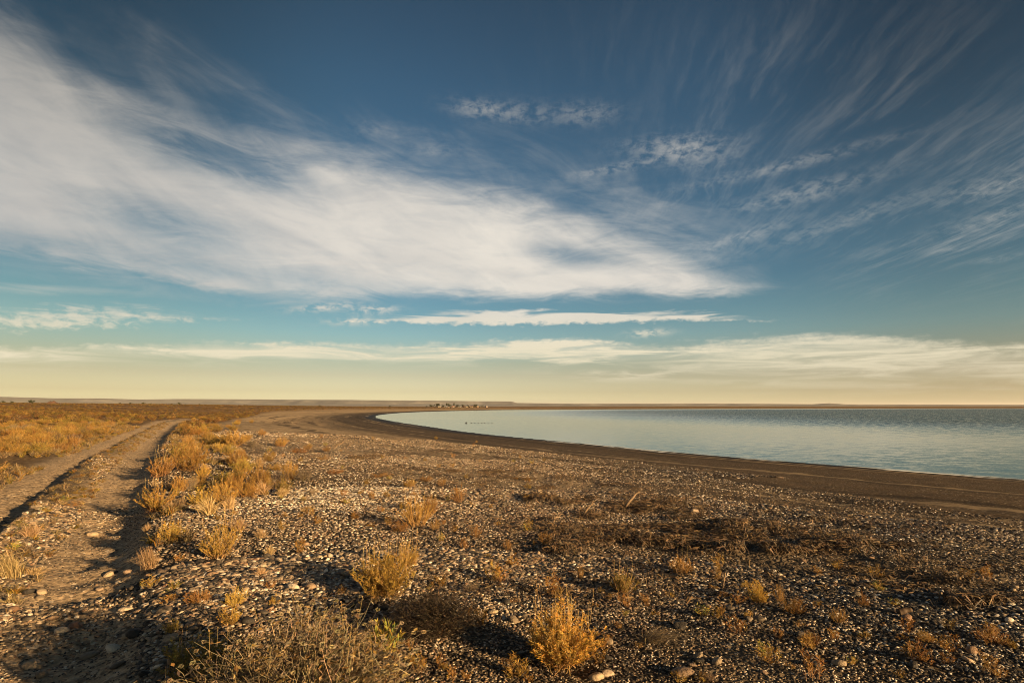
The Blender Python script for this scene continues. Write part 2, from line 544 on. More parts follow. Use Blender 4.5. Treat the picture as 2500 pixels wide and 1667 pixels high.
def jit(c, k=.15):
    f = 1 + random.uniform(-k, k)
    return tuple(max(0, min(1, v * f * (1 + random.uniform(-k, k) * .4))) for v in c)


# ------------------------------------------------------------------ materials
def plant_mat(name, rough=.6, transl=.22, var=.25):
    m, t, p = new_mat(name)
    c = t.attr('tone', 'Color')
    oi = t.new('ShaderNodeObjectInfo').outputs['Random']
    hsv = t.new('ShaderNodeHueSaturation')
    t.put(hsv.inputs['Hue'], t.lin(0, 1, oi, .485, .515))
    t.put(hsv.inputs['Value'], t.lin(0, 1, t.m('FRACT', t.mul(oi, 7.31)), 1 - var, 1 + var))
    t.put(hsv.inputs['Color'], c)
    col = hsv.outputs[0]
    t.put(p.inputs['Base Color'], col)
    p.inputs['Roughness'].default_value = rough
    p.inputs['Specular IOR Level'].default_value = .25
    if transl > 0:
        tr = t.new('ShaderNodeBsdfTranslucent'); t.put(tr.inputs[0], col)
        ms = t.new('ShaderNodeMixShader'); ms.inputs[0].default_value = transl
        t.l.new(p.outputs[0], ms.inputs[1]); t.l.new(tr.outputs[0], ms.inputs[2])
        out = m.node_tree.nodes['Material Output']
        t.l.new(ms.outputs[0], out.inputs['Surface'])
    return m


M_LEAF = plant_mat('leaf')
M_STEM = plant_mat('twig', .8, 0)
M_GRASS = plant_mat('dry grass', .6, .25)


def stone_mat(name, stops):
    m, t, p = new_mat(name)
    oi = t.new('ShaderNodeObjectInfo').outputs['Random']
    col = t.ramp(oi, stops)
    tc = t.new('ShaderNodeTexCoord').outputs['Object']
    n = t.noise(tc, 2.2, 5, .6)
    col = t.mix(.55, col, t.ramp(n, [(.3, (.5, .5, .5)), (.75, (1.25, 1.2, 1.12))]), 'MULTIPLY')
    t.put(p.inputs['Base Color'], col)
    p.inputs['Roughness'].default_value = .62; p.inputs['Specular IOR Level'].default_value = .2
    bp = t.new('ShaderNodeBump'); bp.inputs['Strength'].default_value = .35; bp.inputs['Distance'].default_value = .08
    t.put(bp.inputs['Height'], t.noise(tc, 5, 4, .6)); t.l.new(bp.outputs[0], p.inputs['Normal'])
    return m


M_STONE = stone_mat('tan beach stone', [(0, (.015, .014, .014)), (.15, (.045, .041, .037)), (.29, (.13, .108, .083)), (.44, (.27, .215, .15)), (.54, (.075, .065, .056)), (.64, (.27, .18, .115)), (.72, (.38, .31, .215)), (.81, (.15, .085, .055)), (.92, (.46, .385, .29)), (1, (.62, .57, .50))])
M_VIGNETTESTONE = stone_mat('vignette grey stone', [(0, (.010, .010, .011)), (.3, (.024, .023, .023)), (.5, (.055, .048, .042)), (.62, (.022, .021, .021)), (.70, (.14, .112, .08)), (.78, (.045, .038, .032)), (.86, (.20, .155, .11)), (.92, (.30, .27, .23)), (1, (.66, .65, .62))])  # grey shingle, darkened further so the vignette is painted into the stones


def ground_mat():
    m, t, p = new_mat('ground')
    pos = t.new('ShaderNodeNewGeometry').outputs['Position']
    s = t.attr('shore'); al = t.attr('along'); u = t.attr('lateral')
    dist = t.new('ShaderNodeVectorMath', operation='LENGTH'); t.put(dist.inputs[0], pos)
    D = dist.outputs['Value']
    # shingle: two sizes of stones as cells
    def cells(scale, seed):
        v = t.new('ShaderNodeTexVoronoi', feature='F1'); t.put(v.inputs['Vector'], pos); v.inputs['Scale'].default_value = scale
        return v.outputs['Distance'], v.outputs['Color']
    d1, k1 = cells(30, 0); d2, k2 = cells(13, 0)
    r1 = t.new('ShaderNodeSeparateColor'); t.put(r1.inputs[0], k1)
    r2 = t.new('ShaderNodeSeparateColor'); t.put(r2.inputs[0], k2)
    stone = [(0, (.024, .022, .020)), (.3, (.07, .060, .050)), (.5, (.17, .135, .095)), (.68, (.27, .205, .135)), (.82, (.10, .07, .048)), (.92, (.38, .31, .22)), (1, (.58, .53, .45))]
    c1 = t.ramp(r1.outputs[0], stone); c2 = t.ramp(r2.outputs[0], stone)
    big = t.noise(pos, .35, 4, .55)
    shc = t.mix(t.ss(.40, .62, t.noise(pos, .9, 3, .5)), c1, c2)
    gap = t.m('MINIMUM', t.m('MULTIPLY', t.ss(.62, .25, t.mul(d1, 1.0)), 1.0), 1.0)
    soilc = t.mix(t.noise(pos, 3.0, 5, .6), (.055, .042, .03), (.15, .115, .075))
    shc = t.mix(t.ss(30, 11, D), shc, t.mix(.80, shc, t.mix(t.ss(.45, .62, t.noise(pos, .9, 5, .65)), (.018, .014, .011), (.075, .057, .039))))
    # streaks of coarse and fine shingle parallel to the water
    st = t.noise(t.xyz(t.mul(s, .55), t.mul(al, .035)), 1.0, 5, .6)
    st2 = t.noise(t.xyz(t.mul(s, 2.2), t.mul(al, .12)), 1.0, 5, .6)
    shc = t.mix(t.mul(t.ss(.35, .62, st), .55), shc, t.mix(.5, shc, (.23, .185, .13)))
    shc = t.mix(t.mul(t.ss(.52, .66, st2), .5), shc, (.035, .028, .022))
    shc = t.mix(t.mul(t.ss(.52, .68, big), .45), shc, t.mix(.5, soilc, (.10, .078, .052)))
    # the foreshore: fine dark gravel, wet by the water
    fine = t.noise(pos, 26, 4, .7)
    fore = t.mix(t.ss(.3, .7, fine), (.030, .022, .0145), (.098, .068, .042))
    fore = t.mix(t.mul(t.ss(.55, .8, r1.outputs[2]), .6), fore, c1)
    fore = t.mix(t.mul(t.ss(.40, .64, t.noise(t.xyz(t.mul(s, .9), t.mul(al, .03)), 1.0, 5, .6)), .5), fore, (.055, .045, .034))
    ffac = t.ss(1.0, 0.0, t.lin(16.0, 24.5, t.add(t.sub(s, t.attr('widen')), t.mul(t.sub(st, .5), 8.0))))
    headf = t.attr('bayhead')
    ffac = t.m('MAXIMUM', ffac, t.mul(headf, .9))
    headc = t.mix(t.ss(.4, .62, t.noise(t.xyz(t.mul(s, .22), t.mul(al, .02)), 1.0, 5, .62)), (.34, .25, .145), (.50, .37, .22))
    headc = t.mix(t.ss(.58, .66, t.noise(t.xyz(t.mul(s, .35), t.mul(al, .012), 3.0), 1.0, 4, .6)), headc, (.13, .09, .055))
    fore = t.mix(t.mul(headf, t.ss(8, 30, s)), fore, headc)
    tide = t.noise(t.xyz(t.mul(s, 1.1), t.mul(al, .09), 5.0), 1.0, 7, .68)
    fore = t.mix(t.mul(t.ss(.56, .66, tide), .75), fore, (.022, .017, .012))
    wet = t.ss(6.0, 2.2, t.add(s, t.mul(t.sub(st2, .5), 3.2)))
    fore = t.mix(wet, fore, (.009, .0075, .006))
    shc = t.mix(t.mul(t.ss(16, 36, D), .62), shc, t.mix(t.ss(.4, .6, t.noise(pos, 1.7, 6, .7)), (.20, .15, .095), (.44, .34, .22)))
    line = t.noise(t.xyz(t.mul(t.add(s, t.mul(big, 3.0)), .75), t.mul(al, .012), 11.0), 1.0, 3, .55)
    col = t.mix(ffac, shc, fore)
    nearb = t.m('MAXIMUM', t.ss(38, 28, s), headf)
    col = t.mix(t.mul(t.mul(t.ss(.57, .63, line), nearb), .62), col, (.030, .023, .016))
    col = t.mix(t.mul(t.mul(t.ss(.42, .36, line), nearb), .6), col, (.30, .235, .155))
    # earth and litter of the scrub plain
    scrub = t.attr('scrub')
    litter = t.ramp(t.noise(pos, 9, 6, .65), [(.28, (.045, .03, .017)), (.5, (.12, .08, .042)), (.72, (.28, .20, .11))])
    farc = t.ramp(t.noise(t.vmul(pos, (.12, .07, .1)), 1.0, 6, .65), [(.3, (.06, .036, .016)), (.5, (.16, .095, .036)), (.7, (.28, .18, .075))])
    litter = t.mix(t.ss(40, 160, D), litter, farc)
    col = t.mix(scrub, col, litter)
    # the track: dusty floors of the two ruts, gravel between
    w1 = t.mul(t.ss(-.42, -.22, u), t.ss(.95, .55, u)); w2 = t.mul(t.ss(1.08, 1.25, u), t.ss(2.4, 1.8, t.add(u, t.mul(t.sub(t.noise(pos, 1.6, 3), .5), .8))))
    tr = t.m('MINIMUM', t.add(w1, w2), 1.0)
    tr = t.mul(tr, t.ss(150, 70, D))
    dust = t.mix(t.ss(.35, .7, t.noise(pos, 14, 5, .65)), (.28, .21, .135), (.56, .425, .28))
    dust = t.mix(t.mul(t.ss(.55, .72, r1.outputs[1]), .7), dust, c1)
    col = t.mix(t.mul(tr, .88), col, dust)
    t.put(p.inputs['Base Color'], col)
    t.put(p.inputs['Roughness'], t.mix(wet, (.85, .85, .85), (.6, .6, .6)))
    p.inputs['Specular IOR Level'].default_value = .06
    # relief
    peb = t.sub(1.0, t.mul(d1, 1.3))
    peb2 = t.sub(1.0, t.mul(d2, 1.3))
    hh = t.add(t.mul(peb, .022), t.mul(peb2, .035))
    hs = t.mul(t.noise(pos, 12, 6, .7), .05)
    soft = t.m('MAXIMUM', scrub, t.mul(tr, .7))
    soft = t.m('MAXIMUM', soft, t.mul(ffac, .8))
    mixh = t.add(t.mul(hh, t.sub(1.0, soft)), t.mul(hs, soft))
    bp = t.new('ShaderNodeBump'); bp.inputs['Strength'].default_value = .9; bp.inputs['Distance'].default_value = 1.0
    t.put(bp.inputs['Height'], mixh)
    t.l.new(bp.outputs[0], p.inputs['Normal'])
    return m


M_GROUND = ground_mat()


def plain_mat(name, c, rough=.8):
    m, t, p = new_mat(name)
    n = t.noise(t.new('ShaderNodeTexCoord').outputs['Object'], 1.2, 4, .6)
    t.put(p.inputs['Base Color'], t.mix(n, tuple(v * .85 for v in c), tuple(min(1, v * 1.1) for v in c))); p.inputs['Roughness'].default_value = rough
    return m



# ------------------------------------------------------------------ ground sheet (polar grid round the camera)
def head_weight(x, y, s, t):
    W = 36 + 84 * sstep(50, 190, y) * sstep(40, -20, x)
    return sstep(38, 110, y) * sstep(1.12, .92, s / W + .10 * fbm(x / 14, y / 14, 3, 8)) * sstep(60, 0, x)


# scrub: left of the track, and the plain behind the shingle (boundary seen in the photo, 2352 wide)
SCR_X = np.array([-600, 430, 455, 520, 580, 600, 640, 700, 800, 950, 1100, 3000]) * S
SCR_Y = np.array([1010, 1010, 985, 966, 955, 948, 943.5, 941, 939, 938, 937, 937]) * S


def scrub_weight(x, y, z, s, u):
    px, py = to_px(x, y, z)
    far = sstep(6, -4, py - np.interp(px, SCR_X, SCR_Y))
    far = far * (s > 18) * (y > 5)
    left = sstep(1.85, 2.5, u + .7 * fbm(x / 2, y / 2, 3, 14))
    left = np.where(y < -2, sstep(3, 5, u), left)
    r = np.hypot(x, y)
    left = left * sstep(75, 55, r)
    return np.maximum(left, far * ((u < 0) | (u > 1.9) | (r > 150)))


def build_ground():
    fine = np.arange(-52, 52.001, 0.2)
    coarse = np.arange(56, 304.1, 4.0)
    azs = np.radians(np.concatenate([fine, coarse]))
    rr = [0.25]
    while rr[-1] < 26000:
        r_ = rr[-1]
        k = .30 if r_ < 1.6 else (.0125 if r_ < 60 else (.03 if r_ < 1200 else .10))
        rr.append(r_ * (1 + k))
    rr = np.array(rr)
    nr, na = len(rr), len(azs)
    Rg, Ag = np.meshgrid(rr, azs, indexing='ij')
    x = (Rg * np.sin(Ag)).ravel(); y = (Rg * np.cos(Ag)).ravel()
    x = np.append(x, 0.0); y = np.append(y, 0.0)
    z, s, t, u = terrain(x, y)
    i = np.arange(nr - 1)[:, None]; j = np.arange(na)[None, :]
    j2 = (j + 1) % na
    quads = np.stack([(i * na + j), (i * na + j2) + 0 * i, ((i + 1) * na + j2), ((i + 1) * na + j)], -1).reshape(-1, 4)

    co = np.stack([x, y, z], 1)
    # normals for a seamless cut between the sheets
    e1 = co[quads[:, 2]] - co[quads[:, 0]]; e2 = co[quads[:, 3]] - co[quads[:, 1]]
    fn = np.cross(e1, e2)
    fn[fn[:, 2] < 0] *= -1
    vn = np.zeros_like(co)
    for k in range(4):
        np.add.at(vn, quads[:, k], fn)
    vn[-1] = (0, 0, 1)
    vn /= np.maximum(np.linalg.norm(vn, axis=1, keepdims=True), 1e-12)
    sc = scrub_weight(x, y, z, s, u)
    hd = head_weight(x, y, s, t)
    wd_ = 9.0 * sstep(26, 6, y) * sstep(-2, 6, x)
    fc = quads
    fu = u[fc].mean(1); fs = s[fc].mean(1); fr = np.hypot(x[fc].mean(1), y[fc].mean(1)); fh = hd[fc].mean(1)
    is_track = (fu > -.5) & (fu < 2.7) & (fr < 150)
    is_beach = (~is_track) & (fs < 60) & ((fs < 17) | (fh > .5))
    regions = {'ground': ~(is_track | is_beach), 'dirt_track': is_track, 'beach': is_beach}
    for name, mask in regions.items():
        q = fc[mask]
        used = np.unique(q)
        remap = np.full(len(co), -1); remap[used] = np.arange(len(used))
        q = remap[q]
        fl = [q.ravel()]
        starts = np.arange(0, len(q) * 4, 4); tot = np.full(len(q), 4)
        tri = None
        if name == 'ground':
            ring0 = remap[np.arange(na)]; c0 = len(used)
            if (ring0 >= 0).all():
                tri = np.stack([np.full(na, c0), np.roll(ring0, -1), ring0], 1)
        cu = co[used]; at = {'shore': s[used], 'along': t[used], 'lateral': u[used], 'scrub': sc[used], 'bayhead': hd[used], 'widen': wd_[used]}
        nn = vn[used]
        loops = q.ravel()
        if tri is not None:
            cu = np.vstack([cu, co[-1:]]); nn = np.vstack([nn, vn[-1:]])
            at = {k: np.append(v, {'shore': s, 'along': t, 'lateral': u, 'scrub': sc, 'bayhead': hd, 'widen': wd_}[k][-1]) for k, v in at.items()}
            loops = np.concatenate([loops, tri.ravel()])
            starts = np.concatenate([starts, len(q) * 4 + np.arange(na) * 3])
        me = bpy.data.meshes.new(name)
        me.vertices.add(len(cu)); me.vertices.foreach_set('co', cu.astype(np.float32).ravel())
        me.loops.add(len(loops)); me.loops.foreach_set('vertex_index', loops.astype(np.int32))
        me.polygons.add(len(starts)); me.polygons.foreach_set('loop_start', starts.astype(np.int32))
        me.update(calc_edges=True)
        me.validate()
        for k, v in at.items():
            a = me.attributes.new(k, 'FLOAT', 'POINT'); a.data.foreach_set('value', v.astype(np.float32))
        me.shade_smooth()
        me.normals_split_custom_set_from_vertices([tuple(v) for v in nn])
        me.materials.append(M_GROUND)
        tag(link(name, me), kind='structure')


build_ground()


# ------------------------------------------------------------------ water
def build_water():
    m, t, p = new_mat('water')
    pos = t.new('ShaderNodeNewGeometry').outputs['Position']
    sv = t.attr('offshore')
    p.inputs['Base Color'].default_value = (.046, .074, .072, 1)
    p.inputs['IOR'].default_value = 1.333
    p.inputs['Roughness'].default_value = .10
    calm = t.ss(34, 170, sv)
    def facet(vec, scale):
        nd = t.new('ShaderNodeTexNoise'); t.put(nd.inputs['Vector'], vec); nd.inputs['Scale'].default_value = scale; nd.inputs['Detail'].default_value = 3
        sb = t.new('ShaderNodeVectorMath', operation='SUBTRACT'); t.put(sb.inputs[0], nd.outputs['Color']); sb.inputs[1].default_value = (.5, .5, .5)
        return sb.outputs[0]
    patch = t.noise(t.vmul(pos, (.010, .035, 1.0)), 1.0, 4, .55)
    amp = t.m('MULTIPLY', t.add(.06, t.mul(calm, .95)), t.lin(.3, .7, patch, .75, 1.25))
    f1 = facet(t.vmul(pos, (1.0, 1.5, 1.0)), 5.0); f2 = facet(t.vmul(pos, (.5, .8, 1.0)), 1.5)
    va = t.new('ShaderNodeVectorMath', operation='ADD'); t.put(va.inputs[0], f1); t.put(va.inputs[1], f2)
    # the ripples run ashore: their steeper faces look towards the near beach
    vb_ = t.new('ShaderNodeVectorMath', operation='ADD'); t.put(vb_.inputs[0], va.outputs[0]); vb_.inputs[1].default_value = (-.05, -.17, 0)
    sc2 = t.new('ShaderNodeVectorMath', operation='SCALE'); t.put(sc2.inputs[0], vb_.outputs[0]); t.put(sc2.inputs['Scale'], amp)
    fl_ = t.vmul(sc2.outputs[0], (1.0, 1.0, 0.0))
    vb = t.new('ShaderNodeVectorMath', operation='ADD'); t.put(vb.inputs[0], fl_); vb.inputs[1].default_value = (0, 0, 1)
    vn_ = t.new('ShaderNodeVectorMath', operation='NORMALIZE'); t.put(vn_.inputs[0], vb.outputs[0])
    t.l.new(vn_.outputs[0], p.inputs['Normal'])
    xs = np.concatenate([np.linspace(-90, 60, 76), np.geomspace(64, 9000, 60)])
    ys = np.concatenate([np.linspace(-60, 260, 130), np.geomspace(265, 1700, 50)])
    X, Y = np.meshgrid(xs, ys, indexing='ij')
    x = X.ravel(); y = Y.ravel()
    d, tt, side = poly_dist(SH, x, y)
    s = d * np.where(side >= 0, 1, -1)
    nx, ny = X.shape
    i = np.arange(nx - 1)[:, None]; j = np.arange(ny - 1)[None, :]
    q = np.stack([i * ny + j, (i + 1) * ny + j, (i + 1) * ny + j + 1, i * ny + j + 1], -1).reshape(-1, 4)
    q = q[(s[q] < 12).any(1)]
    me = bpy.data.meshes.new('water')
    co = np.stack([x, y, np.full_like(x, ZW)], 1)
    used = np.unique(q); rm = np.full(len(co), -1); rm[used] = np.arange(len(used))
    me.from_pydata(co[used].tolist(), [], rm[q].tolist())
    a = me.attributes.new('offshore', 'FLOAT', 'POINT'); a.data.foreach_set('value', (-s[used]).astype(np.float32))
    me.materials.append(m)
    tag(link('water', me), kind='structure')


build_water()


# ------------------------------------------------------------------ hills
def build_hills():
    m, t, p = new_mat('hills')
    pos = t.new('ShaderNodeNewGeometry').outputs['Position']
    sepz = t.new('ShaderNodeSeparateXYZ'); t.put(sepz.inputs[0], pos)
    n = t.noise(t.vmul(pos, (.004, .004, .02)), 1.0, 6, .65)
    strata = t.noise(t.xyz(t.mul(sepz.outputs[2], .12), t.mul(sepz.outputs[0], .0005)), 1.0, 4, .6)
    col = t.ramp(n, [(.3, (.075, .08, .085)), (.55, (.14, .138, .135)), (.75, (.30, .285, .26))])
    col = t.mix(t.mul(t.ss(.6, .72, strata), .6), col, (.46, .42, .37))
    t.put(p.inputs['Base Color'], col); p.inputs['Roughness'].default_value = .95
    xp = [-1400, -600, -200, 0, 40, 110, 140, 250, 330, 350, 440, 560, 640, 700, 860, 900, 1050, 1230, 1250, 1262, 1400, 1600, 1700, 1850, 1980, 2020, 2060, 2300, 2500, 3200, 4200]
    hp = [28, 25, 23, 22, 21, 19, 18.2, 18, 16, 15.6, 17, 16.6, 16, 15, 14.2, 13.5, 12.5, 11.5, 11, 7.5, 5.5, 5.5, 6.5, 5.5, 4.5, 6.8, 4.2, 3.6, 3.2, 4, 6]
    az = np.radians(np.linspace(-64, 64, 1100))
    rr = np.concatenate([np.linspace(3000, 4700, 18), np.linspace(4760, 6200, 40), np.linspace(6300, 9500, 10)])
    Rg, Ag = np.meshgrid(rr, az, indexing='ij')
    px = 1250 + FPX * np.tan(Ag)
    h = np.interp(px, xp, hp)
    cosA = np.cos(Ag)
    x = Rg * np.sin(Ag); y = Rg * np.cos(Ag)
    top = h / FPX * 5400 * cosA + CAM_H
    gul = fbm(x / 420, y / 900, 4, 41)
    edge = 4900 + 700 * gul + 500 * fbm(Ag * 6, Ag * 0, 4, 43)
    rise = sstep(0, 420, Rg - edge)
    foot = sstep(3300, 4700, Rg) * .22
    tier = .22 * sstep(3700, 4300, Rg + 600 * fbm(x / 600, y / 600, 3, 44)) * (.5 + vnoise(x / 900, y / 2000, 45))
    z = -3 + (top + 3) * np.clip(np.maximum(foot + tier * .6, rise) + .05 * gul * rise, 0, 1.02)
    z = z - 60 * sstep(7500, 9500, Rg)
    z[0] = -8
    nr, na = Rg.shape
    i = np.arange(nr - 1)[:, None]; j = np.arange(na - 1)[None, :]
    q = np.stack([i * na + j, i * na + j + 1, (i + 1) * na + j + 1, (i + 1) * na + j], -1).reshape(-1, 4)
    me = bpy.data.meshes.new('hills')
    me.from_pydata(np.stack([x.ravel(), y.ravel(), z.ravel()], 1).tolist(), [], q.tolist())
    me.shade_smooth(); me.materials.append(m)
    tag(link('hills', me), kind='structure')


build_hills()


# ------------------------------------------------------------------ haze
def build_haze():
    m = bpy.data.materials.new('haze'); m.use_nodes = True
    nt = m.node_tree; nt.nodes.clear()
    out = nt.nodes.new('ShaderNodeOutputMaterial'); v = nt.nodes.new('ShaderNodeVolumePrincipled')
    v.inputs['Density'].default_value = 3.2e-5
    v.inputs['Color'].default_value = (.86, .88, .92, 1)
    v.inputs['Anisotropy'].default_value = .1
    nt.links.new(v.outputs[0], out.inputs['Volume'])
    x0, x1, y0, y1, z0, z1 = -30000, 30000, -30000, 30000, -90, 135
    vs = [(x0, y0, z0), (x1, y0, z0), (x1, y1, z0), (x0, y1, z0), (x0, y0, z1), (x1, y0, z1), (x1, y1, z1), (x0, y1, z1)]
    me = bpy.data.meshes.new('haze')
    me.from_pydata(vs, [], [(3, 2, 1, 0), (4, 5, 6, 7), (0, 1, 5, 4), (1, 2, 6, 5), (2, 3, 7, 6), (3, 0, 4, 7)])
    me.materials.append(m)
    tag(link('haze', me), kind='stuff')


build_haze()
#MORE#
# ------------------------------------------------------------------ plants: shapes
AMBER = [(.30, .18, .038), (.25, .14, .03), (.34, .22, .05), (.20, .115, .028), (.27, .135, .026)]
GOLD = [(.42, .28, .055), (.38, .25, .045), (.30, .23, .05), (.46, .30, .06), (.22, .18, .04)]
OLIVE = [(.15, .125, .03), (.20, .16, .04), (.10, .095, .025), (.26, .19, .045), (.17, .13, .035)]
RUST = [(.22, .105, .026), (.17, .085, .022), (.27, .14, .035), (.13, .07, .024)]
BROWN = [(.14, .078, .032), (.10, .057, .026), (.19, .105, .04), (.07, .042, .022)]
GREY = [(.17, .13, .09), (.23, .18, .125), (.11, .085, .06)]
STRAW = [(.46, .33, .17), (.38, .26, .12), (.52, .39, .22), (.30, .21, .10)]
GREEN = [(.13, .16, .035), (.20, .22, .05), (.28, .27, .06)]


def stem_path(h, rad, seedphi=None, wig=.05, lobes=None):
    ph = random.uniform(0, 2 * math.pi) if seedphi is None else seedphi
    rho = .5 * math.sqrt(random.random()) * rad
    lob = 1.0 if lobes is None else .72 + .42 * lobes[int((ph % (2 * math.pi)) / (2 * math.pi) * len(lobes)) % len(lobes)]
    bx = random.gauss(0, .12) * rad; by = random.gauss(0, .12) * rad
    tx, ty = math.cos(ph) * rho * lob, math.sin(ph) * rho * lob
    hh = h * (random.uniform(.62, 1.0)) * (1 - .75 * (rho / (.5 * rad)) ** 2.2 * .6) * lob
    pts = []
    for i in range(6):
        f = i / 5
        pts.append(Vector((bx + (tx - bx) * f ** .75 + random.gauss(0, wig) * f * .5, by + (ty - by) * f ** .75 + random.gauss(0, wig) * f * .5, hh * f ** 1.05)))
    return pts


def on_path(pts, f):
    k = f * (len(pts) - 1); i = min(int(k), len(pts) - 2); u = k - i
    return pts[i] * (1 - u) + pts[i + 1] * u, (pts[i + 1] - pts[i])


def leafy(seed, stems, leaves, ll, lw, pal, low, low_to=.35, upright=.55, bare=.12, stem_r=.006, stem_col=(.22, .13, .06)):
    """leafy clump one unit high and one unit wide: (foliage, stem)"""
    random.seed(seed)
    lobes = [random.random() for _ in range(7)]
    F, T = MB(), MB()
    for _ in range(stems):
        pts = stem_path(1.0, 1.0, lobes=lobes)
        T.tube([pts[0], pts[2], pts[4], pts[5]], stem_r, stem_r * .4, 3, jit(stem_col), jit((.34, .22, .08)))
        base_pal = random.choice(pal)
        for _k in range(leaves):
            f = bare + (1 - bare) * random.random() ** .8
            p, d = on_path(pts, f)
            d = d.normalized()
            h = Vector((random.gauss(0, 1), random.gauss(0, 1), 0))
            h = h.normalized() if h.length > 0 else Vector((1, 0, 0))
            dirv = d * upright + h * (1 - upright) + Vector((0, 0, .15))
            c = jit(random.choice(low), .25) if f < low_to * random.uniform(.5, 1.4) else jit(base_pal if random.random() < .6 else random.choice(pal), .2)
            F.leaf(p, dirv, ll * random.uniform(.6, 1.25), lw * random.uniform(.7, 1.2), c)
    return F, T


def twiggy(seed, stems, sub, pal, bits, bitpal, r=.006, lean=(0, 0), heads=0, headcol=(.40, .30, .19)):
    random.seed(seed)
    lobes = [random.random() for _ in range(7)]
    F, T = MB(), MB()
    for _ in range(stems):
        pts = stem_path(1.0, 1.05, wig=.09, lobes=lobes)
        pts = [p + Vector((lean[0] * p.z * p.z, lean[1] * p.z * p.z, 0)) for p in pts]
        c = jit(random.choice(pal), .25)
        T.tube(pts, r, r * .35, 3, c, jit(c, .2))
        for _k in range(sub):
            f = random.uniform(.25, .95)
            p, d = on_path(pts, f)
            L = random.uniform(.10, .28)
            d = d.normalized() + Vector((random.gauss(0, .6), random.gauss(0, .6), random.uniform(-.1, .4)))
            d.normalize()
            q = p + d * L * .5 + Vector((random.gauss(0, .02),) * 3)
            e = q + (d + Vector((random.gauss(0, .4), random.gauss(0, .4), .2))).normalized() * L * .5
            T.tube([p, q, e], r * .55, r * .25, 3, c)
            for _b in range(bits):
                bp, bd = on_path([p, q, e], random.random())
                F.leaf(bp, Vector((random.gauss(0, 1), random.gauss(0, 1), random.gauss(.3, .7))), random.uniform(.02, .045), random.uniform(.010, .02), jit(random.choice(bitpal), .25))
            if random.random() < heads:
                seed_ball(F, e, .013, jit(headcol, .2))
    return F, T


def seed_ball(M, p, r, col):
    for k in range(4):
        d = Vector((random.gauss(0, 1), random.gauss(0, 1), random.gauss(.4, .6))).normalized()
        s_ = d.orthogonal().normalized() * r
        M.add([p - d * r, p + s_, p + d * r * 1.2, p - s_], [(0, 1, 2, 3)], jit(col, .15))
        s2 = d.cross(s_)
        M.add([p - d * r, p + s2, p + d * r * 1.2, p - s2], [(0, 1, 2, 3)], jit(col, .15))


def tuft(seed, blades, width, pal, spread=.5, droop=.25, lean=(-.12, .05), h0=.55):
    random.seed(seed)
    G = MB()
    for _ in range(blades):
        ph = random.uniform(0, 2 * math.pi)
        b = Vector((random.gauss(0, .10), random.gauss(0, .10), 0))
        rr_ = spread * random.random() ** .6
        hh = random.uniform(h0, 1.0) * (1 - .35 * (rr_ / spread) ** 2)
        tip = b + Vector((math.cos(ph) * rr_ + lean[0] * hh, math.sin(ph) * rr_ + lean[1] * hh, hh))
        mid = b * .6 + tip * .4 + Vector((0, 0, .16 * hh)); tip = tip - Vector((0, 0, droop * rr_ * hh))
        c = random.choice(pal)
        G.blade([b, mid, mid * .45 + tip * .55 + Vector((0, 0, .03)), tip], width * random.uniform(.6, 1.3), jit(tuple(v * .8 for v in c)), jit(c))
    return G


def merged(F, T):
    m_ = MB(); m_.add(T.v, T.f, np.array(T.c)); m_.add(F.v, F.f, np.array(F.c))
    return m_


# each kind: a list of (foliage mesh, stem mesh)
def variants(kind, builder, n):
    out = []
    for k in range(n):
        F, T = builder(k)
        out.append((F.mesh(kind + '_foliage', M_LEAF), T.mesh(kind + '_stem', M_STEM)))
    return out


P = {
    'amber': variants('amber', lambda k: leafy(100 + k, 74, 34, .068, .0145, AMBER, BROWN + RUST), 4),
    'gold': variants('gold', lambda k: leafy(120 + k, 70, 34, .078, .016, GOLD, AMBER + BROWN), 3),
    'olive': variants('olive', lambda k: leafy(140 + k, 70, 34, .075, .016, OLIVE + AMBER[:2], BROWN), 3),
    'rust': variants('rust', lambda k: leafy(160 + k, 40, 26, .09, .019, RUST + AMBER[3:], BROWN), 3),
    'grey': variants('grey', lambda k: twiggy(180 + k, 60, 4, GREY, 3, GREY + BROWN), 3),
}
TUFTS = [tuft(200 + k, 230, .022, STRAW, spread=.52, droop=.35, lean=(-.10 + .1 * (k % 3 - 1), .05)).mesh('straw_tuft', M_GRASS) for k in range(3)]
GREYTUFTS = [tuft(210 + k, 170, .020, GREY + STRAW[3:], spread=.5).mesh('grey_tuft', M_GRASS) for k in range(2)]
WIND = tuft(220, 420, .016, STRAW, spread=.40, droop=.45, lean=(-.45, .10)).mesh('windblown_tuft', M_GRASS)
def sprig_mesh(seed, pal):
    F, T = leafy(seed, 11, 15, .22, .036, pal, BROWN + RUST, low_to=.25, upright=.45, stem_r=.010)
    return merged(F, T).mesh('sprig', M_LEAF)
SPRIG = {'amber': [sprig_mesh(230 + k, AMBER + RUST[:2]) for k in range(4)], 'green': [sprig_mesh(240 + k, GREEN + GOLD[:2]) for k in range(3)]}
random.seed(11)


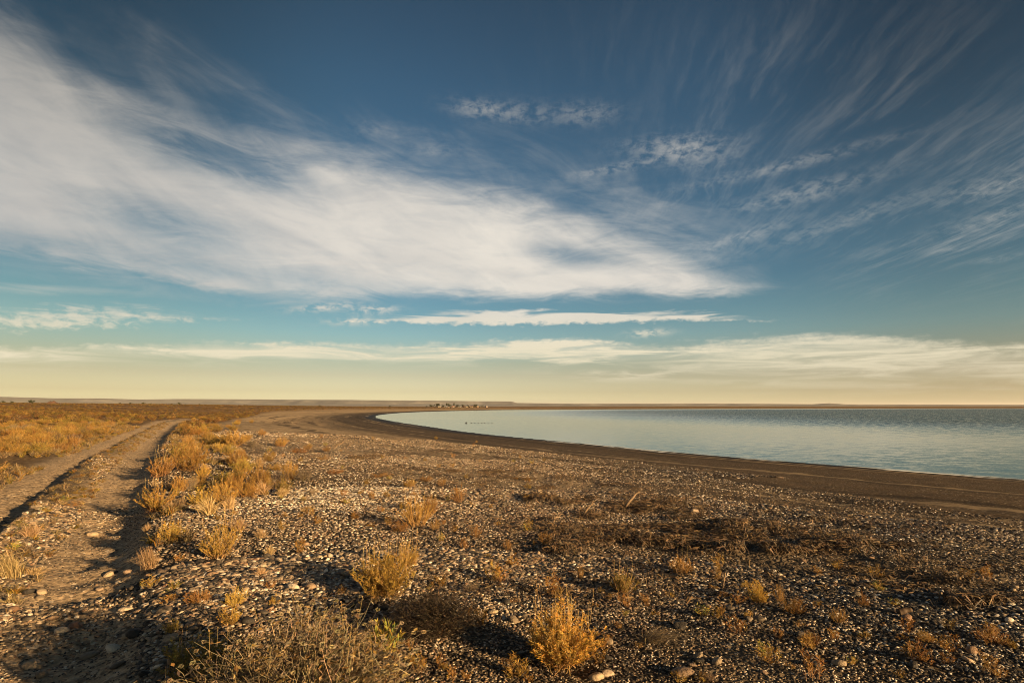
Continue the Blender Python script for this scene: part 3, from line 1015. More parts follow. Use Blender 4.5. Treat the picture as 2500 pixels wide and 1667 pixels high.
def stalk_meshes():
    out = []
    for k in range(5):
        random.seed(300 + k)
        T, H = MB(), MB()
        bend = random.uniform(-.10, .10)
        pts = [Vector((0, 0, 0)), Vector((bend * .3, random.gauss(0, .01), .35)), Vector((bend * .8, random.gauss(0, .02), .7)), Vector((bend * 1.3, random.gauss(0, .03), 1.0))]
        T.tube(pts, .010, .006, 4, jit((.42, .28, .12)), jit((.50, .36, .16)))
        for q in range(4):
            f = random.uniform(.25, .85); p, d = on_path(pts, f)
            T.leaf(p, Vector((random.gauss(0, 1), random.gauss(0, 1), .5)), .09, .016, jit((.44, .30, .10)))
        for q in range(3):
            seed_ball(H, pts[-1] + Vector((random.gauss(0, .018), random.gauss(0, .018), random.uniform(-.03, .03))), .030, jit((.50, .35, .17), .2))
        out.append((T.mesh('stalk', M_STEM), H.mesh('seed_head', M_STEM)))
    return out


STALKS = stalk_meshes()


def px_m(n, y):          # pixels of the 2500 wide photograph to metres at depth y
    return n * math.hypot(y, CAM_H * .5) / FPX


def shrub(kind, loc, wdt, hgt, rot=None, variant=None, meshes=None, name='shrub', stem=True):
    r = bpy.data.objects.new(name, None); COL.objects.link(r)
    r.location = loc - Vector((0, 0, .015))
    r.rotation_euler = (0, 0, random.uniform(0, 6.28) if rot is None else rot)
    r.scale = (wdt, wdt, hgt)
    F, T = meshes or (P[kind][random.randrange(len(P[kind]))] if variant is None else P[kind][variant])
    if F is not None:
        link('foliage', F, r)
    if stem:
        link('stem', T, r)
    return r


def add_stalks(root, n, zlo, zhi, rad, lens, tone=None):
    """dry flower stalks rising out of a shrub; each one a part with its seed head as sub-part"""
    sx, sy, sz = root.scale
    for k in range(n):
        T, H = STALKS[random.randrange(5)]
        ph = random.uniform(0, 6.28); rr_ = rad * math.sqrt(random.random())
        L = random.uniform(*lens)
        o = link('flower_stalk', T, root)
        o.location = (rr_ * math.cos(ph) * .8, rr_ * math.sin(ph) * .8, random.uniform(zlo, zhi))
        o.rotation_euler = (random.gauss(0, .12), rr_ * .3 * random.uniform(0, 1), ph)
        o.scale = (L / sx * .42, L / sy * .42, L / sz)
        link('seed_head', H, o)


# ------------------------------------------------------------------ plants placed from the photograph
# kind, x, y of the foot (2500 wide pixels), width, height, label
G_SH = 'shrubs on the shingle between the track and the beach'
PLANTS = [
    ('amber', 392, 1164, 64, 50, 'round amber bush with dry stalks beside the deep right rut', 6),
    ('amber', 462, 1152, 78, 72, 'tall feathery amber shrub beside the rut, behind the round stalky bush', 0),
    ('amber', 438, 1202, 38, 42, 'small upright amber shrub just in front of the round stalky bush', 0),
    ('gold', 378, 1252, 74, 62, 'yellow green shrub with tall dry stalks on the right edge of the rut', 8),
    ('gold', 418, 1326, 60, 54, 'yellow shrub with a few stalks, behind the windblown straw tuft', 4),
    ('amber', 532, 1364, 92, 86, 'large amber shrub with thin stalks on cobbles, right of the windblown tuft', 8),
    ('amber', 544, 1236, 74, 62, 'bushy amber shrub alone on the cobbles in front of the dark olive bush', 3),
    ('amber', 606, 1213, 34, 29, 'small amber bush tucked in front of the wide amber and olive pair', 0),
    ('olive', 561, 1190, 80, 48, 'dark olive bush with yellow tips joined to a taller amber shrub', 0),
    ('amber', 630, 1196, 64, 66, 'tall amber shrub growing against the dark olive bush', 0),
    ('grey', 678, 1186, 50, 42, 'low grey twiggy shrub at the foot of the tall amber shrub', 0),
    ('amber', 657, 1127, 30, 26, 'small amber bush beside the pale upright straw tuft', 0),
    ('olive', 554, 1113, 40, 34, 'small olive bush in front of the wide amber thicket', 0),
    ('amber', 572, 1091, 74, 40, 'wide amber thicket on pale gravel with a grey clump at its side', 0),
    ('grey', 612, 1092, 30, 24, 'grey clump at the side of the wide amber thicket', 0),
    ('amber', 686, 1091, 34, 25, 'lone low amber bush on pale gravel beyond the thickets', 0),
    ('olive', 527, 1056, 42, 20, 'olive bush far along the gravel where the track row thins out', 0),
    ('amber', 476, 1067, 60, 26, 'long low amber bush at the far end of the track row', 0),
    ('amber', 706, 1172, 46, 48, 'amber half of the double bush near the pale pebble patch', 0),
    ('grey', 740, 1176, 50, 38, 'grey half of the double bush near the pale pebble patch', 0),
    ('grey', 761, 1207, 25, 19, 'dark grey tuft of twigs beside the white pebble patch', 0),
    ('rust', 731, 1108, 42, 15, 'low rust red mat of plants on gravel beyond the double bush', 0),
    ('rust', 751, 1099, 24, 18, 'dark rust bush standing just behind the rust red mat', 0),
    ('rust', 797, 1103, 22, 16, 'solitary rust bush next to the bleached driftwood twigs', 0),
    ('rust', 790, 1124, 32, 12, 'flat rust plant in front of the solitary rust bush', 0),
    ('rust', 818, 1158, 44, 14, 'wide flat rust plant on the gravel behind the white pebble patch', 0),
    ('rust', 930, 1166, 66, 11, 'long flat strip of rust plants on the middle shingle', 0),
    ('rust', 1040, 1176, 36, 15, 'low rust plants at the end of the long flat strip', 0),
    ('amber', 1000, 1192, 32, 26, 'small amber bush in front of the long rust strip', 0),
    ('rust', 1078, 1187, 24, 25, 'small upright rust bush beyond the reddish brown bush', 0),
    ('rust', 1118, 1229, 38, 46, 'reddish brown upright bush at the edge of the dark seaweed', 0),
    ('amber', 1016, 1286, 78, 72, 'tall amber shrub of the middle trio, leaning over a small rust one', 4),
    ('amber', 1052, 1252, 46, 44, 'rounded amber shrub behind the tall one of the middle trio', 0),
    ('rust', 976, 1299, 42, 32, 'low rust shrub at the foot of the tall amber one', 0),
    ('rust', 1062, 1294, 24, 28, 'thin rust shrub right of the middle trio', 0),
    ('rust', 1161, 1313, 29, 33, 'upright rust shrub alone on grey shingle', 0),
    ('rust', 1133, 1338, 23, 26, 'small rust shrub in front of the upright one on grey shingle', 0),
    ('rust', 1240, 1341, 26, 28, 'small rust shrub midway between the trio and the seaweed', 0),
    ('rust', 1331, 1329, 38, 34, 'sparse brown shrub beside the dark seaweed mounds', 0),
    ('olive', 1522, 1449, 70, 56, 'dark shrub with one green side and two dry stalks on the shingle', 3),
    ('rust', 1666, 1403, 70, 50, 'spreading rust shrub with fine stalks below the seaweed', 3),
    ('rust', 1417, 1413, 18, 38, 'single thin leafy stem standing between two rust shrubs', 0),
    ('gold', 1852, 1471, 52, 44, 'yellow green shrub at the left of the right hand trio', 2),
    ('rust', 1904, 1469, 30, 46, 'tall thin rust shrub in the middle of the right hand trio', 2),
    ('amber', 1937, 1497, 58, 38, 'spreading amber shrub in front of the right hand trio', 0),
    ('rust', 2110, 1481, 30, 38, 'dark twin stemmed rust shrub on dim shingle', 1),
    ('amber', 2047, 1519, 36, 38, 'bright amber shrub alone on dim shingle', 0),
    ('amber', 1979, 1572, 44, 32, 'low amber shrub on dim shingle in front of the bright lone one', 0),
    ('amber', 2259, 1566, 46, 30, 'low amber shrub on the dark shingle left of a rusty clump', 0),
    ('rust', 2420, 1570, 66, 38, 'dark rusty clump of plants near the right edge', 0),
    ('amber', 1000, 1385, 46, 66, 'thin golden shrub standing behind the big golden one', 3),
    ('olive', 475, 1655, 170, 96, 'dark green leafy shrub at the bottom beside the big dry one', 4),
    ('olive', 575, 1655, 130, 98, 'dark green shrub pressed against the big dry seed headed one', 5),
    ('amber', 489, 1472, 52, 34, 'low amber plant on cobbles in front of the large amber shrub', 0),
    ('gold', 572, 1480, 52, 42, 'yellow plant with three tall stalks on the cobbles', 3),
    ('gold', 563, 1525, 52, 46, 'bright yellow leafy plant behind the dark green shrub', 2),
    ('olive', 423, 1545, 42, 36, 'olive plant with a stalk at the left of the dark green shrub', 1),
    ('grey', 1150, 1445, 40, 30, 'small grey green tuft of twigs by the big golden shrub', 0),
]
G_TU = 'straw grass tufts on the stony ground'
TUFT_L = [
    (WIND, 367, 1390, 60, 56, 'windblown straw grass tuft on the right edge of the rut'),
    (WIND, 28, 1412, 78, 66, 'big windblown straw tuft between the two ruts at the left edge'),
    (0, 76, 1315, 54, 44, 'straw tuft between the ruts, behind the big windblown one'),
    (1, 64, 1352, 42, 34, 'brown straw tuft just behind the big windblown one'),
    (1, 415, 1249, 38, 28, 'pale tuft right of the yellow green stalky shrub'),
    (2, 359, 1298, 22, 26, 'small round straw tuft at the rut edge'),
    (0, 585, 1297, 46, 38, 'straw tuft on cobbles above the large amber shrub'),
    (1, 637, 1314, 34, 28, 'straw tuft on cobbles, first right of the larger straw tuft'),
    (2, 658, 1357, 28, 30, 'slim straw tuft on cobbles right of the large amber shrub'),
    (2, 632, 1141, 28, 33, 'pale upright straw tuft beyond the tall amber shrub'),
    (1, 560, 1130, 21, 18, 'grey straw tuft in front of the small olive bush'),
    (0, 608, 1121, 19, 15, 'tiny straw tuft beside the grey one near the olive bush'),
    (0, 640, 1409, 30, 32, 'small straw tuft standing in the shadow of the big golden shrub'),
    (1, 740, 1223, 20, 16, 'low straw tuft near the white pebble patch'),
    (2, 80, 1405, 60, 22, 'flattened dry grass beside the big windblown straw tuft'),
    (1, 1735, 1660, 40, 24, 'grey straw tuft at the bottom right on pebbles'),
]
SPRIGS = [(1077, 1321, 20, 24, 'green'), (1191, 1363, 17, 19, 'amber'), (695, 1261, 18, 20, 'amber'), (740, 1326, 17, 20, 'amber'), (731, 1349, 30, 36, 'amber'), (834, 1450, 26, 26, 'amber'),
          (1637, 1456, 30, 18, 'amber'), (1572, 1467, 30, 26, 'amber'), (1528, 1502, 20, 20, 'green'), (1510, 1533, 20, 22, 'amber'), (1467, 1444, 24, 16, 'amber'), (1766, 1457, 32, 22, 'amber'), (1742, 1437, 28, 16, 'amber'),
          (1715, 1503, 42, 34, 'green'), (1760, 1502, 26, 34, 'amber'), (1828, 1508, 32, 28, 'amber'), (1952, 1527, 26, 16, 'amber'), (1901, 1557, 28, 34, 'amber'), (2113, 1557, 44, 26, 'amber'), (2205, 1562, 28, 18, 'amber'),
          (2318, 1537, 30, 28, 'amber'), (2460, 1578, 40, 26, 'amber'), (2315, 1617, 38, 26, 'amber'), (2080, 1620, 34, 24, 'green'), (2440, 1650, 40, 34, 'amber'), (1659, 1662, 40, 30, 'amber'), (1254, 1652, 40, 24, 'amber'),
          (1290, 1662, 32, 26, 'amber'), (1715, 1660, 34, 26, 'gold' if False else 'amber'), (424, 1442, 34, 32, 'green'), (404, 1450, 24, 14, 'green'), (670, 1478, 28, 30, 'amber'), (963, 1608, 32, 34, 'amber'), (1020, 1640, 46, 54, 'amber'),
          (1075, 1630, 30, 34, 'amber'), (1100, 1655, 36, 34, 'amber'), (1138, 1655, 30, 20, 'amber'), (1047, 1441, 16, 20, 'green'), (1305, 1330, 14, 12, 'amber'), (905, 1285, 26, 14, 'amber'), (865, 1265, 30, 16, 'amber'), (930, 1250, 22, 20, 'amber'),
          (945, 1215, 28, 22, 'amber'), (1250, 1470, 18, 14, 'amber'), (1390, 1455, 18, 12, 'amber'), (1455, 1480, 20, 14, 'amber'), (1600, 1500, 22, 14, 'amber'), (1580, 1480, 18, 18, 'amber'), (1995, 1480, 26, 16, 'amber'), (2030, 1545, 24, 14, 'amber'),
          (2160, 1530, 24, 14, 'amber'), (2370, 1590, 26, 18, 'amber'), (1870, 1600, 24, 16, 'green'), (1930, 1630, 26, 18, 'amber'), (2200, 1650, 30, 20, 'amber'), (1560, 1580, 22, 14, 'amber'), (640, 1245, 18, 14, 'amber'), (585, 1165, 22, 14, 'amber'),
          (110, 1250, 40, 18, 'green'), (150, 1225, 44, 18, 'green'), (190, 1205, 36, 14, 'amber'), (60, 1300, 36, 26, 'green'), (35, 1345, 34, 30, 'green'), (180, 1235, 40, 16, 'amber')]

for kind, x, y, ww, hh, lab, ns in PLANTS:
    p = hit(x, y - .04 * ww)
    o = shrub(kind, p, px_m(ww, p.y) * 1.12, px_m(hh, p.y) * 1.12)
    tag(o, lab, 'shrub', G_SH)
    if ns:
        add_stalks(o, ns, .5, .8, .42, (px_m(hh, p.y) * .45, px_m(hh, p.y) * .75))
for me, x, y, ww, hh, lab in TUFT_L:
    p = hit(x, y - .05 * ww)
    if not isinstance(me, int):
        mesh_ = me
    else:
        mesh_ = (TUFTS + GREYTUFTS)[3 + me % 2] if 'grey' in lab or 'brown' in lab else TUFTS[me]
    o = link('grass_tuft', mesh_)
    o.location = p - Vector((0, 0, .01)); o.rotation_euler = (0, 0, random.uniform(-.5, .5))
    o.scale = (px_m(ww, p.y), px_m(ww, p.y), px_m(hh, p.y))
    tag(o, lab, 'grass tuft', G_TU)
for x, y, ww, hh, tone in SPRIGS:
    p = hit(min(x, 2495), y)
    ms = SPRIG[tone]
    o = link('seedling', ms[random.randrange(len(ms))])
    o.location = p - Vector((0, 0, .01)); o.rotation_euler = (0, 0, random.uniform(0, 6.28))
    o.scale = (px_m(ww, p.y),) * 2 + (px_m(hh, p.y),)
    if tone == 'green':
        tag(o, 'small green leafed seedling growing low among the stones', 'seedling', 'small green seedlings')
    else:
        tag(o, 'small amber leafed seedling growing low among the stones', 'seedling', 'small amber seedlings')

# thin growth between them
_g = np.random.default_rng(19)
n_ex = 0
while n_ex < 140:
    u_ = _g.random()
    if u_ < .45:
        x, y = _g.uniform(640, 1350), _g.uniform(1070, 1300)
    elif u_ < .75:
        x, y = _g.uniform(350, 1250), _g.uniform(1065, 1480)
        if x > 700 + 900 * (y - 1065) / 600 + _g.normal(0, 120):
            continue
    else:
        x, y = _g.uniform(900, 2480), _g.uniform(1380, 1655)
    p = hit(x, y)
    n_ex += 1
    green = _g.random() < .14
    o = link('seedling', SPRIG['green' if green else 'amber'][_g.integers(0, 3)])
    ww = _g.uniform(.06, .15) * (1 + .03 * p.y)
    o.location = p - Vector((0, 0, .01)); o.rotation_euler = (0, 0, _g.uniform(0, 6.28)); o.scale = (ww, ww, ww * _g.uniform(.6, 1.2))
    if green:
        tag(o, 'small green leafed seedling growing low among the stones', 'seedling', 'small green seedlings')
    else:
        tag(o, 'small amber leafed seedling growing low among the stones', 'seedling', 'small amber seedlings')
n_ex = 0
while n_ex < 27:
    x, y = _g.uniform(360, 760), _g.uniform(1040, 1260)
    if x > 480 + 2.0 * (y - 1000):
        continue
    p = hit(x, y)
    if terrain(np.array([p.x]), np.array([p.y]))[3][0] > -.55:
        continue
    n_ex += 1
    if n_ex % 3 == 0:
        o = link('grass_tuft', TUFTS[n_ex % 3]); ww = _g.uniform(.18, .34); o.scale = (ww, ww, ww * .9); o.location = p - Vector((0, 0, .01)); o.rotation_euler = (0, 0, _g.uniform(0, 6.28))
        tag(o, 'pale straw tuft filling a gap among the amber bushes right of the track', 'grass tuft', 'straw tufts filling gaps among the amber bushes')
    else:
        o = shrub(['amber', 'amber', 'olive', 'gold', 'grey'][n_ex % 5], p, _g.uniform(.25, .5), _g.uniform(.18, .38))
        tag(o, 'small bush filling a gap among the amber shrubs right of the track', 'shrub', 'small bushes filling gaps among the amber shrubs')

# the three big ones in front
F, T = leafy(501, 150, 46, .062, .0115, GOLD[:4] + AMBER[:3] + GOLD[3:4], AMBER + RUST + BROWN, low_to=.30)
p = hit(940, 1452)
hero = shrub(None, p, px_m(158, p.y), px_m(112, p.y), meshes=(F.mesh('gold_foliage', M_LEAF), T.mesh('gold_stem', M_STEM)), rot=.4)
tag(hero, 'big golden green shrub with many dry stalks in the middle of the cobbles', 'shrub', G_SH)
add_stalks(hero, 26, .45, .75, .46, (.14, .22))
F, T = leafy(502, 170, 56, .058, .0105, [(c[0] * 1.16, c[1] * 1.08, c[2]) for c in GOLD], AMBER + BROWN, low_to=.34, upright=.5)
p = hit(1372, 1620)
hero2 = shrub(None, p, px_m(205, p.y), px_m(134, p.y), meshes=(F.mesh('bright_foliage', M_LEAF), T.mesh('bright_stem', M_STEM)), rot=1.9)
tag(hero2, 'big bright golden leafy shrub with seed stalks, on pebbles at the bottom', 'shrub', G_SH)
add_stalks(hero2, 24, .45, .8, .46, (.12, .20))
F, T = twiggy(503, 300, 4, [(.035, .027, .02), (.022, .017, .013), (.06, .045, .03)], 5, [(.025, .018, .012), (.04, .028, .018)], r=.0030)
p = hit(1045, 1548)
o = shrub(None, p, px_m(225, p.y), px_m(118, p.y), meshes=(F.mesh('dark_foliage', M_LEAF), T.mesh('dark_stem', M_STEM)), rot=.2)
tag(o, 'dark grey brown twiggy shrub between the two big golden ones', 'shrub', G_SH)
F, T = twiggy(504, 900, 2, [(.27, .20, .12), (.19, .14, .085), (.34, .255, .155), (.11, .08, .05)], 4, STRAW[1:2] + GREY + BROWN + AMBER[3:4], r=.0024, lean=(.16, 0), heads=.5, headcol=(.30, .23, .15))
p = Vector((-.93, 2.60, 0)); p.z = zat(p.x, p.y)
dry = shrub(None, p, .96, .60, meshes=(F.mesh('dry_foliage', M_LEAF), T.mesh('dry_stem', M_STEM)), rot=0)
tag(dry, 'very large dry grey brown shrub with round seed heads at the bottom edge', 'shrub', G_SH)
add_stalks(dry, 30, .5, .8, .46, (.07, .15))
F, T = leafy(505, 14, 24, .26, .05, GREEN + GOLD[:2], GOLD, upright=.6)
p2 = hit(885, 1600)
# a green shoot that grows out of the dry shrub
sh = link('green_shoot', merged(F, T).mesh('green_shoot', M_LEAF), dry)
sh.location = (.34, .30, .50); sh.scale = (.16, .16, .30)
# dead grass lying flat
fl = tuft(506, 260, .012, GREY + STRAW[3:], spread=.5, droop=.9, lean=(.5, -.1), h0=.3).mesh('flat_grass', M_GRASS)
p = hit(1590, 1562)
o = link('grass_tuft', fl); o.location = p; o.scale = (px_m(120, p.y), px_m(120, p.y), px_m(34, p.y))
tag(o, 'dead grey grass clump lying flat on the pebbles right of the bright golden shrub', 'grass tuft', G_TU)
# bushes added out of view beside the camera to shade the lower left corner
for x, y, k, h in ((1.75, -1.15, 'olive', 2.0), (2.05, -.75, 'olive', 2.0), (2.3, -.4, 'olive', 1.9), (2.5, -.05, 'amber', 1.25), (2.75, .25, 'olive', 1.0), (1.5, -1.55, 'olive', 2.0), (1.2, -.9, 'olive', 1.9)):
    p = Vector((x, y, zat(x, y)))
    o = shrub(k, p, 1.15, h)
    tag(o, 'unseen bush added beside the camera to shade the lower left corner', 'shrub', 'added shade bushes out of view')

# ------------------------------------------------------------------ scrub: the nearest bushes one by one, the rest as one mass
def scatter(n, r0, r1, a0, a1, seed):
    g = np.random.default_rng(seed)
    r = np.sqrt(g.uniform(r0 * r0, r1 * r1, n)); a = np.radians(g.uniform(a0, a1, n))
    return r * np.sin(a), r * np.cos(a)


pos = []
for n, r0, r1, sd_ in ((2100, 4, 40, 1), (4200, 40, 110, 2), (9000, 110, 260, 3), (11000, 260, 620, 4)):
    x, y = scatter(n, r0, r1, -62, 8, sd_)
    z, s, t, u = terrain(x, y)
    wgt = scrub_weight(x, y, z, s, u)
    clump = vnoise(x / 5, y / 5, 61)
    keep = (wgt > .55) & ((u < -.9) | (u > 2.35) | (np.hypot(x, y) > 150)) & (clump > .33) & (vnoise(x / 1.4, y / 1.4, 62) > .30 * (r0 < 100))
    for X, Y, Z, U in zip(x[keep], y[keep], z[keep], u[keep]):
        pos.append((math.hypot(X, Y), X, Y, Z, U))
# the row along the right side of the track
g = np.random.default_rng(5)
row = []
for k in range(75):
    f = g.uniform(0, 1)
    yy = 11 + 50 * f ** 1.6
    P0 = np.array(TRK); xx = np.interp(yy, P0[:, 1], P0[:, 0])
    off = .75 + abs(g.normal(0, .5 + .05 * yy))
    X, Y = xx + off * .87, yy + off * .5
    row.append((X, Y))
rx, ry = np.array(row).T
rz, rs, rt, ru = terrain(rx, ry)
G_ROW = 'amber bushes lining the right side of the track'
cnt = 0
for X, Y, Z, U in zip(rx, ry, rz, ru):
    if U > -.62 or Y < 13 or cnt >= 40:
        continue
    cnt += 1
    o = shrub(random.choice(['amber', 'amber', 'amber', 'gold', 'olive']), Vector((X, Y, Z)), random.uniform(.45, .8), random.uniform(.32, .55))
    tag(o, 'amber bush in the dense row lining the right side of the track', 'shrub', G_ROW)

pos.sort()
G_SC = 'scrub bushes covering the plain left of the track'
KINDS = ['amber'] * 4 + ['olive'] * 5 + ['grey'] * 3 + ['rust'] * 2
n_ind = 0
rest = []
placed = []
for d, X, Y, Z, U in pos:
    px, py = to_px(X, Y, Z)
    vis = -60 < px < 2500 and py < 1700 and U > 0
    if vis and n_ind < 150:
        if any((X - a) ** 2 + (Y - b) ** 2 < .16 for a, b in placed[-60:]):
            continue
        placed.append((X, Y)); n_ind += 1
        o = shrub(random.choice(KINDS), Vector((X, Y, Z)), random.uniform(.45, .95), random.uniform(.28, .56))
        tag(o, 'one of the amber and olive scrub bushes crowding the plain left of the track', 'shrub', G_SC)
    else:
        rest.append((X, Y, Z, d))


# ------------------------------------------------------------------ uncountable stuff through geometry nodes
def stuff(name, pts, rots, scls, idx, shapes):
    """points that carry copies of the listed meshes"""
    col = bpy.data.collections.new(name + '_shapes')
    for k, me in enumerate(shapes):
        so = bpy.data.objects.new('%s_shape_%03d' % (name, k), me); col.objects.link(so)
    me = bpy.data.meshes.new(name)
    n = len(pts)
    me.vertices.add(n); me.vertices.foreach_set('co', np.asarray(pts, np.float32).ravel())
    a = me.attributes.new('rot', 'FLOAT_VECTOR', 'POINT'); a.data.foreach_set('vector', np.asarray(rots, np.float32).ravel())
    a = me.attributes.new('scl', 'FLOAT_VECTOR', 'POINT'); a.data.foreach_set('vector', np.asarray(scls, np.float32).ravel())
    a = me.attributes.new('idx', 'INT', 'POINT'); a.data.foreach_set('value', np.asarray(idx, np.int32))
    o = link(name, me)
    ng = bpy.data.node_groups.new(name, 'GeometryNodeTree')
    ng.interface.new_socket('Geometry', in_out='INPUT', socket_type='NodeSocketGeometry')
    ng.interface.new_socket('Geometry', in_out='OUTPUT', socket_type='NodeSocketGeometry')
    N = ng.nodes; L = ng.links
    gi = N.new('NodeGroupInput'); go = N.new('NodeGroupOutput')
    ip = N.new('GeometryNodeInstanceOnPoints')
    ci = N.new('GeometryNodeCollectionInfo'); ci.inputs[0].default_value = col
    ci.inputs['Separate Children'].default_value = True; ci.inputs['Reset Children'].default_value = True
    def named(nm, typ):
        q = N.new('GeometryNodeInputNamedAttribute'); q.data_type = typ; q.inputs[0].default_value = nm
        return q.outputs[0]
    er = N.new('FunctionNodeEulerToRotation'); L.new(named('rot', 'FLOAT_VECTOR'), er.inputs[0])
    L.new(gi.outputs[0], ip.inputs['Points']); L.new(ci.outputs[0], ip.inputs['Instance'])
    ip.inputs['Pick Instance'].default_value = True
    L.new(named('idx', 'INT'), ip.inputs['Instance Index']); L.new(er.outputs[0], ip.inputs['Rotation']); L.new(named('scl', 'FLOAT_VECTOR'), ip.inputs['Scale'])
    L.new(ip.outputs[0], go.inputs[0])
    md = o.modifiers.new('scatter', 'NODES'); md.node_group = ng
    tag(o, kind='stuff')
    return o


def one(F, T, n):
    return merged(F, T).mesh(n, M_LEAF)


LOW = [one(*leafy(600 + k, 26, 15, .17, .036, [tuple(v * .74 for v in c) for c in pal], BROWN, low_to=.45), 'scrub') for k, pal in enumerate([AMBER, AMBER + BROWN[:2], AMBER + RUST[:1], GOLD, BROWN + AMBER, OLIVE, OLIVE + AMBER[:1], RUST + BROWN, GREY + BROWN, AMBER + STRAW, BROWN + OLIVE[2:3], OLIVE[2:3] + BROWN[3:]])]
A = np.array(rest)
g = np.random.default_rng(12)
n = len(A)
big = 1 + .35 * sstep(60, 200, A[:, 3]) + 1.0 * sstep(200, 600, A[:, 3])
sw = g.uniform(.5, 1.0, n) * big; shh = g.uniform(.3, .56, n) * (1 + .15 * (big - 1))
stuff('scrub', A[:, :3], np.stack([g.uniform(-.1, .1, n), g.uniform(-.1, .1, n), g.uniform(0, 6.28, n)], 1), np.stack([sw, sw, shh], 1), g.integers(0, 12, n), LOW)

# short dry grass in the scrub, on the verge and along the middle of the track
SHORT = [tuft(700 + k, 34, .05, pal, spread=.6, droop=.3, lean=(0, 0), h0=.4).mesh('short_grass', M_GRASS) for k, pal in enumerate([[tuple(v * .68 for v in c) for c in STRAW], AMBER + GREY, AMBER + OLIVE, [tuple(v * .7 for v in c) for c in STRAW + GREY]])]
gx, gy = scatter(52000, 3, 60, -64, 4, 21)
gz, gs, gt, gu = terrain(gx, gy)
gr = np.hypot(gx, gy)
med = (gu > .52) & (gu < 1.16) & (vnoise(gx / 1.3, gy / 1.3, 71) > .25)
verge = (gu > 1.9) & (vnoise(gx / 2.1, gy / 2.1, 72) > .45)
rowg = ((gu < -.40) & (gu > -2.2) & (gr > 11) & (vnoise(gx / 1.7, gy / 1.7, 73) > .40)) | ((gu < -.34) & (gu > -.85) & (gr > 5) & (vnoise(gx / .6, gy / .6, 74) > .55))
keep = med | verge | rowg
keep &= g.uniform(0, 1, len(gx)) < np.where(med, 1.0, .85)
gx, gy, gz, gr, md_ = gx[keep], gy[keep], gz[keep], gr[keep], med[keep]
n = len(gx)
hgt = np.where(md_, g.uniform(.04, .10, n), g.uniform(.08, .22, n))
wd = g.uniform(.10, .24, n)
stuff('dry_grass', np.stack([gx, gy, gz], 1), np.stack([np.zeros(n), np.zeros(n), g.uniform(0, 6.28, n)], 1), np.stack([wd, wd, hgt], 1), g.integers(0, 4, n), SHORT)


# ------------------------------------------------------------------ stones
def stone_mesh(seed, flat, rough, sub=2, mat=None, ang=False):
    import bmesh
    bm = bmesh.new(); bmesh.ops.create_icosphere(bm, subdivisions=sub, radius=.5)
    rs = np.random.default_rng(seed)
    co = np.array([v.co[:] for v in bm.verts])
    ax = rs.uniform(.72, 1.0, 2)
    # a few flattening cuts and bulges
    for _ in range(7):
        d = rs.normal(size=3); d /= np.linalg.norm(d)
        h = co @ d
        lim = rs.uniform(.20, .36) if ang else rs.uniform(.30, .46)
        co -= np.outer(np.maximum(h - lim, 0) * rough, d)
    co *= 1 + .10 * np.sin(co @ rs.normal(size=3) * 5 + rs.uniform(0, 6))[:, None]
    co[:, 0] *= 1.15; co[:, 1] *= ax[0]; co[:, 2] *= flat
    for v, c in zip(bm.verts, co):
        v.co = c
    me = bpy.data.meshes.new('stone'); bm.to_mesh(me); bm.free()
    if not ang:
        me.shade_smooth()
    me.materials.append(mat or M_STONE)
    return me


COBBLES = [stone_mesh(800 + k, f, .8) for k, f in enumerate([.34, .42, .5, .38, .6, .46, .7, .4])]
ROCKS = [stone_mesh(840 + k, f, 1.0) for k, f in enumerate([.6, .8, .5])]
for m_ in ROCKS:
    m_.shade_flat()
_sm = [(.4, 0), (.5, 1), (.6, 0), (.45, 1), (.7, 1), (.5, 0)]
SMALL = [stone_mesh(860 + k, f, .9, 2 if a_ else 1, None, bool(a_)) for k, (f, a_) in enumerate(_sm)]
M_SHELL = stone_mat('white shell and quartz', [(0, (.30, .25, .18)), (.4, (.50, .44, .34)), (.75, (.66, .62, .54)), (1, (.76, .74, .69))])
SHELL = [stone_mesh(895 + k, f, .9, 1, M_SHELL) for k, f in enumerate([.35, .5, .42])]
DARK = [stone_mesh(880 + k, f, .9, 2, M_VIGNETTESTONE, bool(a_)) for k, (f, a_) in enumerate(_sm)]

